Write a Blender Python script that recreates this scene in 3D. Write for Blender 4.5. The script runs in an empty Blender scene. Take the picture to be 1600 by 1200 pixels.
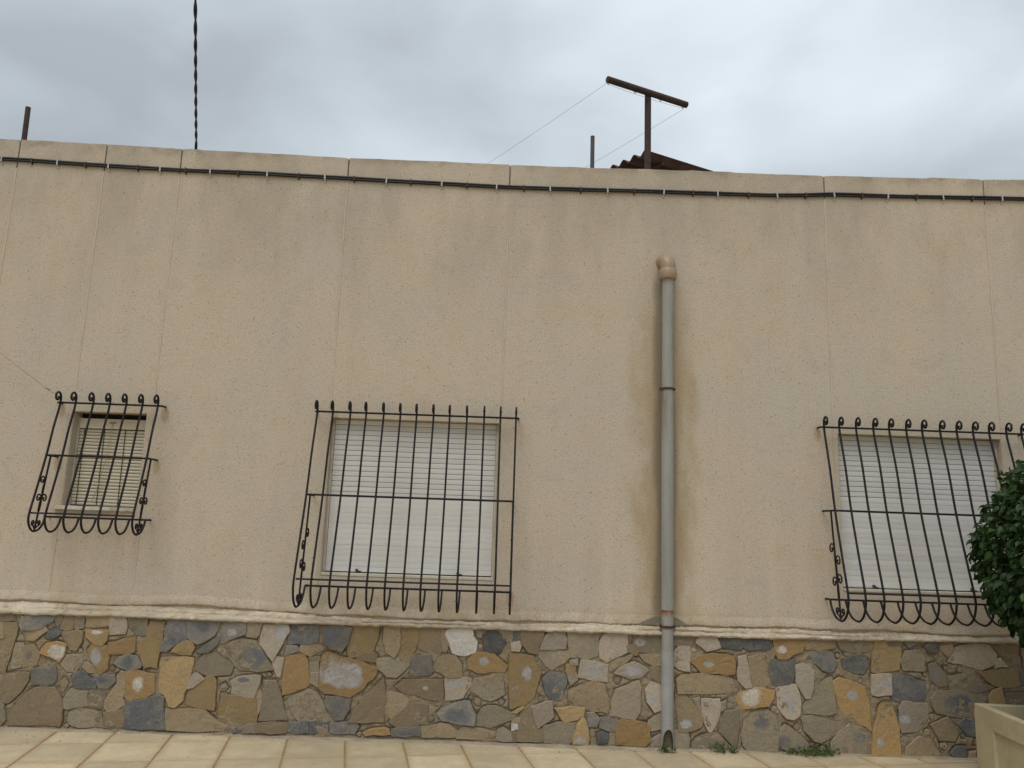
import bpy, bmesh, math, random
from mathutils import Vector, Matrix, noise

# ------------------------------------------------------------------ camera, sky, sun, exposure
scene = bpy.context.scene
COL = scene.collection
cam_data = bpy.data.cameras.new('camera')
cam = bpy.data.objects.new('camera', cam_data)
COL.objects.link(cam)
cam_data.sensor_width = 36.0
cam_data.lens = 28.125
cam_data.clip_end = 2000.0
cam.matrix_world = Matrix(((0.99930505, -0.03588387, -0.01008739, 0.0),
                           (-0.0161947, -0.17421932, -0.9845737, -5.7),
                           (0.03357289, 0.98405283, -0.17467937, 1.43),
                           (0, 0, 0, 1)))
scene.camera = cam

SUN_EL, SUN_AZ = math.radians(60), math.radians(205)      # azimuth clockwise from +Y: the sun stands behind the photographer
world = bpy.data.worlds.new('World')
scene.world = world
world.use_nodes = True


def build_sky():
    nt = world.node_tree
    nt.nodes.clear()
    N = nt.nodes.new
    L = nt.links.new
    out = N('ShaderNodeOutputWorld')
    sky = N('ShaderNodeTexSky')
    sky.sky_type = 'NISHITA'
    sky.sun_disc = False
    sky.sun_elevation = SUN_EL
    sky.sun_rotation = SUN_AZ
    bg_sky = N('ShaderNodeBackground')
    bg_sky.inputs['Strength'].default_value = 0.08
    L(sky.outputs['Color'], bg_sky.inputs['Color'])
    # closed cloud deck: soft grey-blue masses over the whole dome
    tc = N('ShaderNodeTexCoord')
    sep = N('ShaderNodeSeparateXYZ')
    L(tc.outputs['Generated'], sep.inputs[0])
    # project on a flat deck so that the clouds flatten towards the horizon
    zc = N('ShaderNodeMath'); zc.operation = 'MAXIMUM'; zc.inputs[1].default_value = 0.0
    L(sep.outputs['Z'], zc.inputs[0])
    za = N('ShaderNodeMath'); za.operation = 'ADD'; za.inputs[1].default_value = 0.25
    L(zc.outputs[0], za.inputs[0])
    dv = N('ShaderNodeVectorMath'); dv.operation = 'DIVIDE'
    cmb = N('ShaderNodeCombineXYZ')
    for i in range(3):
        L(za.outputs[0], cmb.inputs[i])
    L(tc.outputs['Generated'], dv.inputs[0]); L(cmb.outputs[0], dv.inputs[1])
    mp = N('ShaderNodeMapping'); mp.inputs['Location'].default_value = (SKY_OFF[0], SKY_OFF[1], 0.4)
    L(dv.outputs[0], mp.inputs['Vector'])
    n1 = N('ShaderNodeTexNoise'); n1.inputs['Scale'].default_value = 1.05; n1.inputs['Detail'].default_value = 5; n1.inputs['Roughness'].default_value = 0.48
    L(mp.outputs[0], n1.inputs['Vector'])
    n2 = N('ShaderNodeTexNoise'); n2.inputs['Scale'].default_value = 4.2; n2.inputs['Detail'].default_value = 6; n2.inputs['Roughness'].default_value = 0.5
    n2.inputs['Distortion'].default_value = 0.4
    L(mp.outputs[0], n2.inputs['Vector'])
    mx = N('ShaderNodeMix'); mx.data_type = 'FLOAT'; mx.inputs['Factor'].default_value = 0.20
    L(n1.outputs['Fac'], mx.inputs[2]); L(n2.outputs['Fac'], mx.inputs[3])
    cr = N('ShaderNodeValToRGB')
    e = cr.color_ramp.elements
    e[0].position = 0.37; e[0].color = (0.365, 0.405, 0.445, 1)
    e[1].position = 0.68; e[1].color = (0.665, 0.73, 0.79, 1)
    m = e.new(0.51); m.color = (0.49, 0.545, 0.595, 1)
    L(mx.outputs[0], cr.inputs[0])
    # an overcast dome is brighter overhead than at the horizon
    zr = N('ShaderNodeMapRange'); zr.inputs['From Min'].default_value = 0.0; zr.inputs['From Max'].default_value = 1.0
    zr.inputs['To Min'].default_value = 0.72; zr.inputs['To Max'].default_value = 1.85
    L(zc.outputs[0], zr.inputs['Value'])
    bg_c = N('ShaderNodeBackground')
    L(cr.outputs['Color'], bg_c.inputs['Color']); L(zr.outputs[0], bg_c.inputs['Strength'])
    ms = N('ShaderNodeMixShader'); ms.inputs[0].default_value = 0.93
    L(bg_sky.outputs[0], ms.inputs[1]); L(bg_c.outputs[0], ms.inputs[2])
    L(ms.outputs[0], out.inputs['Surface'])


SKY_OFF = (-11.336, -3.1153)
build_sky()

sun_data = bpy.data.lights.new('sun', 'SUN')
sun_data.energy = 1.5
sun_data.angle = math.radians(35)
sun_data.color = (1.0, 0.965, 0.91)
sun = bpy.data.objects.new('sun', sun_data)
COL.objects.link(sun)
sdir = Vector((math.sin(SUN_AZ) * math.cos(SUN_EL), math.cos(SUN_AZ) * math.cos(SUN_EL), math.sin(SUN_EL)))
sun.rotation_euler = sdir.to_track_quat('Z', 'Y').to_euler()
sun.location = (0, -8, 12)

scene.view_settings.view_transform = 'Standard'
scene.view_settings.look = 'None'
scene.view_settings.exposure = 0.0
scene.view_settings.gamma = 1.0
scene.view_settings.use_curve_mapping = False

# ------------------------------------------------------------------ helpers
random.seed(11)
RND = random.Random(5)


def lerp(a, b, t):
    return a + (b - a) * t


def prof(table, x):
    if x <= table[0][0]:
        return table[0][1]
    for (a, za), (b, zb) in zip(table, table[1:]):
        if x <= b:
            return lerp(za, zb, (x - a) / (b - a))
    return table[-1][1]


def mesh(name, verts, faces, smooth=False):
    me = bpy.data.meshes.new(name)
    me.from_pydata([tuple(v) for v in verts], [], faces)
    me.update()
    if smooth:
        me.shade_smooth()
    return me


def link(name, me, mat=None, parent=None, loc=None):
    o = bpy.data.objects.new(name, me)
    COL.objects.link(o)
    if mat and me and not me.materials:
        me.materials.append(mat)
    if loc is not None:
        o.location = loc
    if parent is not None:
        o.parent = parent
        if loc is None or True:
            o.matrix_parent_inverse = Matrix.Translation(parent_loc(parent)).inverted()
    return o


def parent_loc(p):
    v = Vector(p.location)
    q = p.parent
    if q is not None:
        return v + Vector((0, 0, 0))
    return v


def thing(name, label, cat, loc=(0, 0, 0), group=None):
    o = bpy.data.objects.new(name, None)
    o.empty_display_size = 0.1
    COL.objects.link(o)
    o.location = loc
    return tag(o, label, cat, group)


def tag(o, label, cat, group=None):
    o['label'] = label
    o['category'] = cat
    if group:
        o['group'] = group
    return o


class MB:
    """collects vertices and faces of one mesh"""
    def __init__(self):
        self.v = []
        self.f = []

    def add(self, vs, fs):
        k = len(self.v)
        self.v += [tuple(p) for p in vs]
        self.f += [tuple(i + k for i in q) for q in fs]
        return self

    def box(self, x0, x1, y0, y1, z0, z1):
        return self.add([(x0, y0, z0), (x1, y0, z0), (x1, y1, z0), (x0, y1, z0),
                         (x0, y0, z1), (x1, y0, z1), (x1, y1, z1), (x0, y1, z1)],
                        [(3, 2, 1, 0), (4, 5, 6, 7), (0, 1, 5, 4), (1, 2, 6, 5), (2, 3, 7, 6), (3, 0, 4, 7)])

    def tube(self, pts, rad, n=6, cap=True, ends=None):
        pts = [Vector(p) for p in pts]
        m = len(pts)
        rads = rad if isinstance(rad, (list, tuple)) else [rad] * m
        t0 = (pts[1] - pts[0]).normalized()
        up = Vector((1, 0, 0)) if abs(t0.x) < 0.8 else Vector((0, 0, 1))
        nrm = (up - t0 * up.dot(t0)).normalized()
        vs, fs = [], []
        for i, p in enumerate(pts):
            if i == 0:
                t = t0
            elif i == m - 1:
                t = (pts[i] - pts[i - 1]).normalized()
            else:
                t = (pts[i + 1] - pts[i - 1]).normalized()
            nrm = nrm - t * nrm.dot(t)
            nrm = nrm.normalized() if nrm.length > 1e-6 else Vector((0, 1, 0))
            bn = t.cross(nrm)
            for k in range(n):
                a = 2 * math.pi * (k + 0.5) / n
                vs.append(p + (nrm * math.cos(a) + bn * math.sin(a)) * rads[i])
        for i in range(m - 1):
            for k in range(n):
                k2 = (k + 1) % n
                fs.append((i * n + k, i * n + k2, (i + 1) * n + k2, (i + 1) * n + k))
        if cap:
            fs.append(tuple(range(n - 1, -1, -1)))
            fs.append(tuple((m - 1) * n + k for k in range(n)))
        return self.add(vs, fs)

    def build(self, name, mat, parent=None, smooth=False, loc=None):
        return link(name, mesh(name, self.v, self.f, smooth), mat, parent, loc)


def bevel_obj(o, w=0.004, seg=2):
    b = o.modifiers.new('bevel', 'BEVEL')
    b.width = w
    b.segments = seg
    b.limit_method = 'ANGLE'
    return o


def catmull(P, n=6):
    P = [Vector(p) for p in P]
    Q = [P[0] * 2 - P[1]] + P + [P[-1] * 2 - P[-2]]
    out = []
    for i in range(1, len(Q) - 2):
        a, b, c, d = Q[i - 1], Q[i], Q[i + 1], Q[i + 2]
        for k in range(n):
            t = k / n
            out.append(0.5 * ((2 * b) + (c - a) * t + (2 * a - 5 * b + 4 * c - d) * t * t + (3 * b - a - 3 * c + d) * t ** 3))
    out.append(P[-1])
    return out


# ------------------------------------------------------------------ materials
class NT:
    """small wrapper for node building"""
    def __init__(self, name):
        self.m = bpy.data.materials.new(name)
        self.m.use_nodes = True
        self.t = self.m.node_tree
        self.b = self.t.nodes['Principled BSDF']
        self.out = self.t.nodes['Material Output']

    def n(self, kind, **kw):
        nd = self.t.nodes.new('ShaderNode' + kind)
        for k, v in kw.items():
            if hasattr(nd, k):
                setattr(nd, k, v)
            else:
                nd.inputs[k.replace('_', ' ')].default_value = v
        return nd

    def l(self, a, b):
        self.t.links.new(a, b)

    def pos(self, scale=(1, 1, 1), loc=(0, 0, 0), rot=(0, 0, 0), kind='Object'):
        tc = self.n('TexCoord')
        mp = self.n('Mapping')
        mp.inputs['Scale'].default_value = scale
        mp.inputs['Location'].default_value = loc
        mp.inputs['Rotation'].default_value = rot
        self.l(tc.outputs[kind], mp.inputs['Vector'])
        return mp.outputs[0]

    def noise(self, vec, scale, detail=4, rough=0.55, dist=0.0):
        nd = self.n('TexNoise')
        nd.inputs['Scale'].default_value = scale
        nd.inputs['Detail'].default_value = detail
        nd.inputs['Roughness'].default_value = rough
        nd.inputs['Distortion'].default_value = dist
        if vec is not None:
            self.l(vec, nd.inputs['Vector'])
        return nd.outputs['Fac']

    def ramp(self, fac, stops):
        nd = self.n('ValToRGB')
        e = nd.color_ramp.elements
        for i, (p, c) in enumerate(stops):
            q = e[i] if i < 2 else e.new(p)
            q.position = p
            q.color = (c, c, c, 1) if isinstance(c, (int, float)) else (*c, 1)
        self.l(fac, nd.inputs[0])
        return nd.outputs['Color']

    def rng(self, fac, a, b, c=0.0, d=1.0):
        nd = self.n('MapRange')
        nd.interpolation_type = 'SMOOTHSTEP'
        for k, v in zip(('From Min', 'From Max', 'To Min', 'To Max'), (a, b, c, d)):
            nd.inputs[k].default_value = v
        self.l(fac, nd.inputs['Value'])
        return nd.outputs[0]

    def mix(self, fac, a, b, blend='MIX'):
        nd = self.n('Mix')
        nd.data_type = 'RGBA'
        nd.blend_type = blend
        for sock, v in ((nd.inputs[0], fac), (nd.inputs[6], a), (nd.inputs[7], b)):
            if isinstance(v, (int, float)):
                sock.default_value = v
            elif isinstance(v, tuple):
                sock.default_value = (*v, 1)
            else:
                self.l(v, sock)
        return nd.outputs[2]

    def math(self, op, a, b=None, c=None):
        nd = self.n('Math')
        nd.operation = op
        for i, v in enumerate((a, b, c)):
            if v is None:
                continue
            if isinstance(v, (int, float)):
                nd.inputs[i].default_value = v
            else:
                self.l(v, nd.inputs[i])
        return nd.outputs[0]

    def bump(self, h, strength=0.3, dist=0.005):
        nd = self.n('Bump')
        nd.inputs['Strength'].default_value = strength
        nd.inputs['Distance'].default_value = dist
        self.l(h, nd.inputs['Height'])
        self.l(nd.outputs[0], self.b.inputs['Normal'])

    def done(self, col, rough=0.9, metal=0.0, spec=0.3):
        if isinstance(col, tuple):
            self.b.inputs['Base Color'].default_value = (*col, 1)
        else:
            self.l(col, self.b.inputs['Base Color'])
        if isinstance(rough, (int, float)):
            self.b.inputs['Roughness'].default_value = rough
        else:
            self.l(rough, self.b.inputs['Roughness'])
        self.b.inputs['Metallic'].default_value = metal
        self.b.inputs['Specular IOR Level'].default_value = spec
        return self.m


def mat_render():
    """washed beige exposed-grain render with rain grime, warm blotches and stains beside the downpipe"""
    k = NT('beige_render')
    P = k.pos()
    sep = k.n('SeparateXYZ')
    k.l(P, sep.inputs[0])
    X, Z = sep.outputs['X'], sep.outputs['Z']
    big = k.noise(P, 1.1, 6, 0.68)
    mid = k.noise(P, 4.2, 4, 0.65, 0.5)
    streak = k.noise(k.pos((5.0, 1, 0.5)), 1.0, 5, 0.62)
    col = k.mix(k.rng(big, 0.36, 0.64), (0.566, 0.472, 0.366), (0.525, 0.464, 0.378))
    col = k.mix(k.rng(mid, 0.47, 0.70, 0.0, 0.5), col, (0.545, 0.422, 0.295))
    col = k.mix(k.rng(mid, 0.46, 0.30, 0.0, 0.45), col, (0.46, 0.395, 0.32))
    col = k.mix(k.rng(streak, 0.50, 0.74, 0.0, 0.22), col, (0.43, 0.345, 0.26))
    # pale washed patches low on the wall
    low = k.math('MULTIPLY', k.rng(Z, 2.0, 0.85), k.rng(streak, 0.52, 0.36))
    col = k.mix(k.math('MULTIPLY', low, 0.5), col, (0.63, 0.53, 0.40))
    # rain grime that has run down from the parapet
    runs = k.noise(k.pos((1.5, 1, 0.55)), 1.2, 6, 0.68)
    top = k.math('MULTIPLY', k.rng(Z, 2.55, 4.0), k.rng(runs, 0.38, 0.66))
    col = k.mix(k.math('MULTIPLY', top, 0.55), col, (0.335, 0.295, 0.235))
    edge = k.math('MULTIPLY', k.rng(Z, 4.06, 4.16), k.rng(mid, 0.40, 0.64))
    col = k.mix(k.math('MULTIPLY', edge, 0.55), col, (0.17, 0.15, 0.12))
    # brown leak stains on both sides of the downpipe
    dx = k.math('ABSOLUTE', k.math('SUBTRACT', X, 1.165))
    wob = k.noise(k.pos((4, 1, 1.5)), 1.5, 4, 0.6)
    near = k.rng(k.math('SUBTRACT', dx, k.math('MULTIPLY', wob, 0.46)), 0.04, -0.16)
    zz = k.math('MULTIPLY', k.rng(Z, 3.35, 2.7), k.rng(Z, 0.75, 1.1, 0.6, 1.0))
    col = k.mix(k.math('MULTIPLY', k.math('MULTIPLY', near, zz), 0.66), col, (0.37, 0.265, 0.135))
    near2 = k.rng(k.math('ADD', dx, k.math('MULTIPLY', wob, 0.10)), 0.15, 0.09)
    col = k.mix(k.math('MULTIPLY', k.math('MULTIPLY', near2, k.rng(Z, 3.42, 3.2)), 0.7), col, (0.15, 0.125, 0.085))
    # rust weeping from the grille fixings
    for fx, fz in ((-2.41, 2.17), (-2.43, 1.79), (-3.145, 2.17), (-1.20, 2.17), (2.27, 2.185), (0.095, 0.97), (-3.12, 1.79)):
        ux = k.math('DIVIDE', k.math('SUBTRACT', X, fx), 0.035)
        uz = k.math('DIVIDE', k.math('SUBTRACT', k.math('SUBTRACT', Z, fz), k.math('MULTIPLY', -0.035, 1.0)), 0.075)
        q = k.math('ADD', k.math('MULTIPLY', ux, ux), k.math('MULTIPLY', uz, uz))
        q = k.math('ADD', q, k.math('MULTIPLY', k.math('SUBTRACT', mid, 0.5), 1.5))
        col = k.mix(k.rng(q, 1.0, 0.1, 0.0, 0.5), col, (0.33, 0.20, 0.10))
    # dirt line above the plinth
    foot = k.math('MULTIPLY', k.rng(Z, 0.92, 0.80), k.rng(mid, 0.36, 0.58))
    col = k.mix(k.math('MULTIPLY', foot, 0.55), col, (0.36, 0.27, 0.155))
    # grain: light and dark grit
    g1 = k.noise(P, 125.0, 3, 0.8)
    g2 = k.noise(P, 38.0, 3, 0.7)
    col = k.mix(k.rng(g1, 0.34, 0.54, 0.62, 0.0), col, (0.30, 0.245, 0.175))
    col = k.mix(k.rng(g1, 0.55, 0.75, 0.0, 0.45), col, (0.70, 0.61, 0.49))
    col = k.mix(k.rng(g2, 0.34, 0.50, 0.16, 0.0), col, (0.33, 0.265, 0.19))
    vo = k.n('TexVoronoi'); vo.inputs['Scale'].default_value = 88.0; vo.inputs['Randomness'].default_value = 1.0
    k.l(P, vo.inputs['Vector'])
    sc = k.n('SeparateColor'); k.l(vo.outputs['Color'], sc.inputs[0])
    sz = k.rng(sc.outputs[2], 0.0, 1.0, 0.12, 0.50)
    dd = k.math('LESS_THAN', vo.outputs['Distance'], sz)
    dots = k.math('MULTIPLY', dd, k.rng(sc.outputs[0], 0.86, 0.99, 0.0, 0.48))
    col = k.mix(dots, col, (0.14, 0.11, 0.08))
    dots2 = k.math('MULTIPLY', dd, k.rng(sc.outputs[1], 0.93, 0.98, 0.0, 0.35))
    col = k.mix(dots2, col, (0.40, 0.22, 0.12))
    h = k.math('ADD', k.math('MULTIPLY', g1, 0.6), k.math('MULTIPLY', g2, 0.8))
    k.bump(h, 0.5, 0.006)
    return k.done(col, 0.95, spec=0.12)


def mat_simple(name, c1, c2, scale=12, rough=0.85, grit=60, bump=0.3, dist=0.004, spec=0.3, metal=0.0, lo=0.38, hi=0.65, c3=None, s3=3.0, f3=0.6):
    k = NT(name)
    P = k.pos()
    a = k.noise(P, scale, 6, 0.62)
    g = k.noise(P, grit, 4, 0.65)
    col = k.mix(k.rng(a, lo, hi), c1, c2)
    if c3:
        col = k.mix(k.math('MULTIPLY', k.rng(k.noise(P, s3, 5, 0.65, 0.6), 0.5, 0.68), f3), col, c3)
    col = k.mix(k.rng(g, 0.3, 0.7, 0.25, 0.0), col, tuple(v * 0.55 for v in c1))
    k.bump(k.math('ADD', a, k.math('MULTIPLY', g, 0.5)), bump, dist)
    return k.done(col, rough, metal, spec)


def mat_stone(name, base, alt, vein):
    """split field stone. Object colour carries the size of an unweathered core (red, green: radii in metres; blue: its kind)"""
    k = NT(name)
    oi = k.n('ObjectInfo')
    sc = k.n('SeparateColor')
    k.l(oi.outputs['Color'], sc.inputs[0])
    tc = k.n('TexCoord')
    off = k.n('VectorMath'); off.operation = 'ADD'
    cm = k.n('CombineXYZ')
    rr = k.math('MULTIPLY', oi.outputs['Random'], 37.0)
    for i in range(3):
        k.l(rr, cm.inputs[i])
    k.l(tc.outputs['Object'], off.inputs[0]); k.l(cm.outputs[0], off.inputs[1])
    V = off.outputs[0]
    # bedding streaks run in a direction of their own in each stone
    rot = k.n('VectorRotate'); rot.rotation_type = 'Y_AXIS'
    k.l(V, rot.inputs['Vector']); k.l(k.math('MULTIPLY', oi.outputs['Random'], 6.28), rot.inputs['Angle'])
    mp = k.n('Mapping'); mp.inputs['Scale'].default_value = (6, 8, 17)
    k.l(rot.outputs[0], mp.inputs['Vector'])
    bed = k.noise(mp.outputs[0], 1.0, 5, 0.65, 0.8)
    mot = k.noise(V, 7.0, 6, 0.7, 0.6)
    fine = k.noise(V, 70.0, 4, 0.7)
    col = k.mix(k.rng(mot, 0.36, 0.66), base, alt)
    col = k.mix(k.math('MULTIPLY', k.rng(bed, 0.5, 0.72), 0.38), col, vein)
    tint = k.n('HueSaturation')
    tint.inputs['Hue'].default_value = 0.5
    k.l(k.rng(oi.outputs['Random'], 0.0, 1.0, 0.74, 1.14), tint.inputs['Value'])
    k.l(col, tint.inputs['Color'])
    col = tint.outputs[0]
    # core
    sx = k.n('SeparateXYZ'); k.l(tc.outputs['Object'], sx.inputs[0])
    ex = k.math('DIVIDE', sx.outputs['X'], k.math('MAXIMUM', sc.outputs[0], 0.001))
    ez = k.math('DIVIDE', sx.outputs['Z'], k.math('MAXIMUM', sc.outputs[1], 0.001))
    d = k.math('SQRT', k.math('ADD', k.math('MULTIPLY', ex, ex), k.math('MULTIPLY', ez, ez)))
    d = k.math('ADD', d, k.math('MULTIPLY', k.math('SUBTRACT', k.noise(V, 8.0, 6, 0.68), 0.5), 2.3))
    has = k.math('GREATER_THAN', sc.outputs[2], 0.01)
    cmask = k.math('MULTIPLY', k.math('MULTIPLY', k.rng(d, 1.12, 0.62), has), k.rng(bed, 0.62, 0.42, 0.6, 1.0))
    ccol = k.ramp(sc.outputs[2], [(0.0, (0.66, 0.62, 0.55)), (0.45, (0.40, 0.395, 0.39)), (0.70, (0.20, 0.195, 0.185)), (0.95, (0.115, 0.122, 0.134))])
    ccol = k.mix(k.rng(mot, 0.35, 0.65, 0.35, 0.0), ccol, (0.22, 0.20, 0.175))
    col = k.mix(cmask, col, ccol)
    # dirt grain
    col = k.mix(k.rng(fine, 0.34, 0.56, 0.35, 0.0), col, tuple(v * 0.45 for v in base))
    h = k.math('ADD', k.math('MULTIPLY', bed, 0.5), k.math('ADD', k.math('MULTIPLY', mot, 0.8), k.math('MULTIPLY', fine, 0.25)))
    k.bump(h, 0.75, 0.014)
    return k.done(col, 0.85, spec=0.25)


def mat_mortar():
    k = NT('lime_mortar')
    P = k.pos()
    a = k.noise(P, 3.0, 5, 0.6)
    b = k.noise(P, 22.0, 6, 0.7)
    g = k.noise(P, 90.0, 4, 0.7)
    col = k.mix(k.rng(a, 0.38, 0.62), (0.30, 0.237, 0.158), (0.26, 0.212, 0.148))
    col = k.mix(k.rng(b, 0.38, 0.62, 0.0, 0.6), col, (0.335, 0.27, 0.18))
    col = k.mix(k.rng(b, 0.46, 0.36, 0.0, 0.55), col, (0.13, 0.095, 0.055))
    col = k.mix(k.rng(g, 0.3, 0.55, 0.5, 0.0), col, (0.12, 0.09, 0.055))
    k.bump(k.math('ADD', b, k.math('MULTIPLY', g, 0.4)), 0.8, 0.012)
    return k.done(col, 0.95, spec=0.1)


def mat_ledge():
    k = NT('ledge_plaster')
    P = k.pos()
    st = k.noise(k.pos((1.6, 1, 34)), 1.0, 6, 0.7, 0.6)
    b = k.noise(k.pos((1, 1, 2.0)), 9.0, 6, 0.72, 0.5)
    c = k.noise(P, 2.2, 4, 0.6)
    g = k.noise(P, 80.0, 4, 0.7)
    col = k.mix(k.rng(st, 0.38, 0.60), (0.45, 0.365, 0.255), (0.64, 0.56, 0.445))
    col = k.mix(k.rng(c, 0.38, 0.58, 0.0, 0.75), col, (0.47, 0.385, 0.275))
    col = k.mix(k.rng(b, 0.50, 0.62, 0.0, 0.75), col, (0.40, 0.30, 0.185))
    col = k.mix(k.rng(b, 0.40, 0.32, 0.0, 0.85), col, (0.21, 0.175, 0.13))
    col = k.mix(k.rng(st, 0.36, 0.30, 0.0, 0.7), col, (0.20, 0.16, 0.115))
    col = k.mix(k.rng(g, 0.28, 0.5, 0.4, 0.0), col, (0.3, 0.24, 0.16))
    k.bump(k.math('ADD', k.math('MULTIPLY', st, 1.2), k.math('ADD', b, k.math('MULTIPLY', g, 0.3))), 0.9, 0.014)
    return k.done(col, 0.95, spec=0.1)


def mat_tile():
    k = NT('yellow_paver')
    oi = k.n('ObjectInfo')
    tc = k.n('TexCoord')
    off = k.n('VectorMath'); off.operation = 'ADD'
    cm = k.n('CombineXYZ')
    rr = k.math('MULTIPLY', oi.outputs['Random'], 51.0)
    for i in range(3):
        k.l(rr, cm.inputs[i])
    k.l(tc.outputs['Object'], off.inputs[0]); k.l(cm.outputs[0], off.inputs[1])
    V = off.outputs[0]
    a = k.noise(V, 5.0, 5, 0.62)
    g = k.noise(V, 90.0, 4, 0.7)
    col = k.mix(k.rng(a, 0.35, 0.66), (0.525, 0.43, 0.275), (0.44, 0.36, 0.235))
    hs = k.n('HueSaturation')
    k.l(k.rng(oi.outputs['Random'], 0, 1, 0.88, 1.1), hs.inputs['Value']); k.l(col, hs.inputs['Color'])
    col = hs.outputs[0]
    # brown soil worked in from the joints
    sx = k.n('SeparateXYZ'); k.l(tc.outputs['Object'], sx.inputs[0])
    ax = k.math('DIVIDE', k.math('ABSOLUTE', sx.outputs['X']), 0.1805)
    ay = k.math("DIVIDE", k.math("ABSOLUTE", sx.outputs["Y"]), 0.2065)
    ed = k.math('MAXIMUM', ax, ay)
    ed = k.math('ADD', ed, k.math('MULTIPLY', k.math('SUBTRACT', k.noise(V, 11.0, 5, 0.7), 0.5), 0.5))
    col = k.mix(k.rng(ed, 0.74, 1.08, 0.0, 0.6), col, (0.39, 0.27, 0.145))
    col = k.mix(k.rng(k.noise(V, 3.0, 5, 0.65, 0.7), 0.56, 0.72, 0.0, 0.4), col, (0.40, 0.265, 0.13))
    col = k.mix(k.rng(g, 0.3, 0.52, 0.35, 0.0), col, (0.30, 0.225, 0.125))
    k.bump(k.math('ADD', a, k.math('MULTIPLY', g, 0.5)), 0.35, 0.004)
    return k.done(col, 0.85, spec=0.25)


def mat_ground():
    """the same paving further off, as a flat pattern"""
    k = NT('paving_far')
    P = k.pos((1, 1, 1), rot=(0, 0, -math.radians(10.5)))
    br = k.n('TexBrick')
    br.offset = 0.0
    br.inputs['Scale'].default_value = 1.0
    br.inputs['Brick Width'].default_value = 0.377
    br.inputs['Row Height'].default_value = 0.404
    br.inputs['Mortar Size'].default_value = 0.008
    br.inputs['Color1'].default_value = (0.54, 0.44, 0.26, 1)
    br.inputs['Color2'].default_value = (0.48, 0.385, 0.23, 1)
    br.inputs['Mortar'].default_value = (0.32, 0.21, 0.10, 1)
    k.l(P, br.inputs['Vector'])
    col = k.mix(k.rng(k.noise(P, 1.2, 6, 0.65), 0.4, 0.7, 0, 0.35), br.outputs['Color'], (0.29, 0.2, 0.1))
    return k.done(col, 0.9, spec=0.2)


def mat_iron():
    k = NT('black_iron_paint')
    P = k.pos()
    a = k.noise(P, 30.0, 4, 0.6)
    b = k.noise(P, 9.0, 5, 0.7)
    col = k.mix(k.rng(a, 0.4, 0.65), (0.009, 0.008, 0.009), (0.02, 0.017, 0.019))
    col = k.mix(k.rng(b, 0.60, 0.74, 0.0, 0.6), col, (0.075, 0.04, 0.028))
    k.bump(a, 0.4, 0.001)
    return k.done(col, 0.6, spec=0.25)


def mat_leaf():
    k = NT('ficus_leaf')
    ge = k.n('NewGeometry')
    r = ge.outputs['Random Per Island']
    col = k.ramp(r, [(0.0, (0.012, 0.029, 0.009)), (1.0, (0.055, 0.11, 0.024)), (0.6, (0.022, 0.052, 0.013)), (0.92, (0.034, 0.076, 0.018))])
    k.b.inputs['Transmission Weight'].default_value = 0.0
    m = k.done(col, 0.5, spec=0.3)
    tr = k.n('BsdfTranslucent'); tr.inputs['Color'].default_value = (0.06, 0.13, 0.02, 1)
    ms = k.n('MixShader'); ms.inputs[0].default_value = 0.18
    k.l(k.b.outputs[0], ms.inputs[1]); k.l(tr.outputs[0], ms.inputs[2])
    k.l(ms.outputs[0], k.out.inputs['Surface'])
    return m


def mat_pipe():
    k = NT('grey_pvc_pipe')
    P = k.pos()
    a = k.noise(k.pos((9, 9, 1.2)), 1.0, 5, 0.65)
    b = k.noise(P, 14.0, 6, 0.7)
    col = k.mix(k.rng(a, 0.36, 0.66), (0.31, 0.302, 0.28), (0.255, 0.247, 0.225))
    col = k.mix(k.rng(b, 0.55, 0.74, 0, 0.35), col, (0.22, 0.17, 0.11))
    sx = k.n('SeparateXYZ'); k.l(P, sx.inputs[0])
    # brown run-off below the clamp and rust below the overlap
    run = k.math('MULTIPLY', k.rng(sx.outputs['Z'], 1.95, 2.42), k.rng(a, 0.38, 0.6))
    run = k.math('MULTIPLY', run, k.math('LESS_THAN', sx.outputs['Z'], 2.432))
    col = k.mix(k.math('MULTIPLY', run, 0.75), col, (0.17, 0.12, 0.065))
    rust = k.math('MULTIPLY', k.rng(sx.outputs['Z'], 0.845, 0.895), k.math('LESS_THAN', sx.outputs['Z'], 0.903))
    rust = k.math('MULTIPLY', rust, k.rng(k.noise(k.pos((40, 40, 8)), 1.0, 4, 0.6), 0.3, 0.55))
    col = k.mix(rust, col, (0.25, 0.09, 0.025))
    k.bump(b, 0.1, 0.002)
    return k.done(col, 0.5, spec=0.4)


def mat_slat(name, c1, c2):
    k = NT(name)
    P = k.pos(kind='Object')
    oi = k.n('ObjectInfo')
    a = k.noise(k.pos((2.5, 2, 20)), 1.0, 5, 0.65)
    col = k.mix(k.rng(a, 0.4, 0.72), c1, c2)
    hs = k.n('HueSaturation')
    k.l(k.rng(oi.outputs['Random'], 0, 1, 0.95, 1.04), hs.inputs['Value']); k.l(col, hs.inputs['Color'])
    return k.done(hs.outputs[0], 0.55, spec=0.35)


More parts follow.
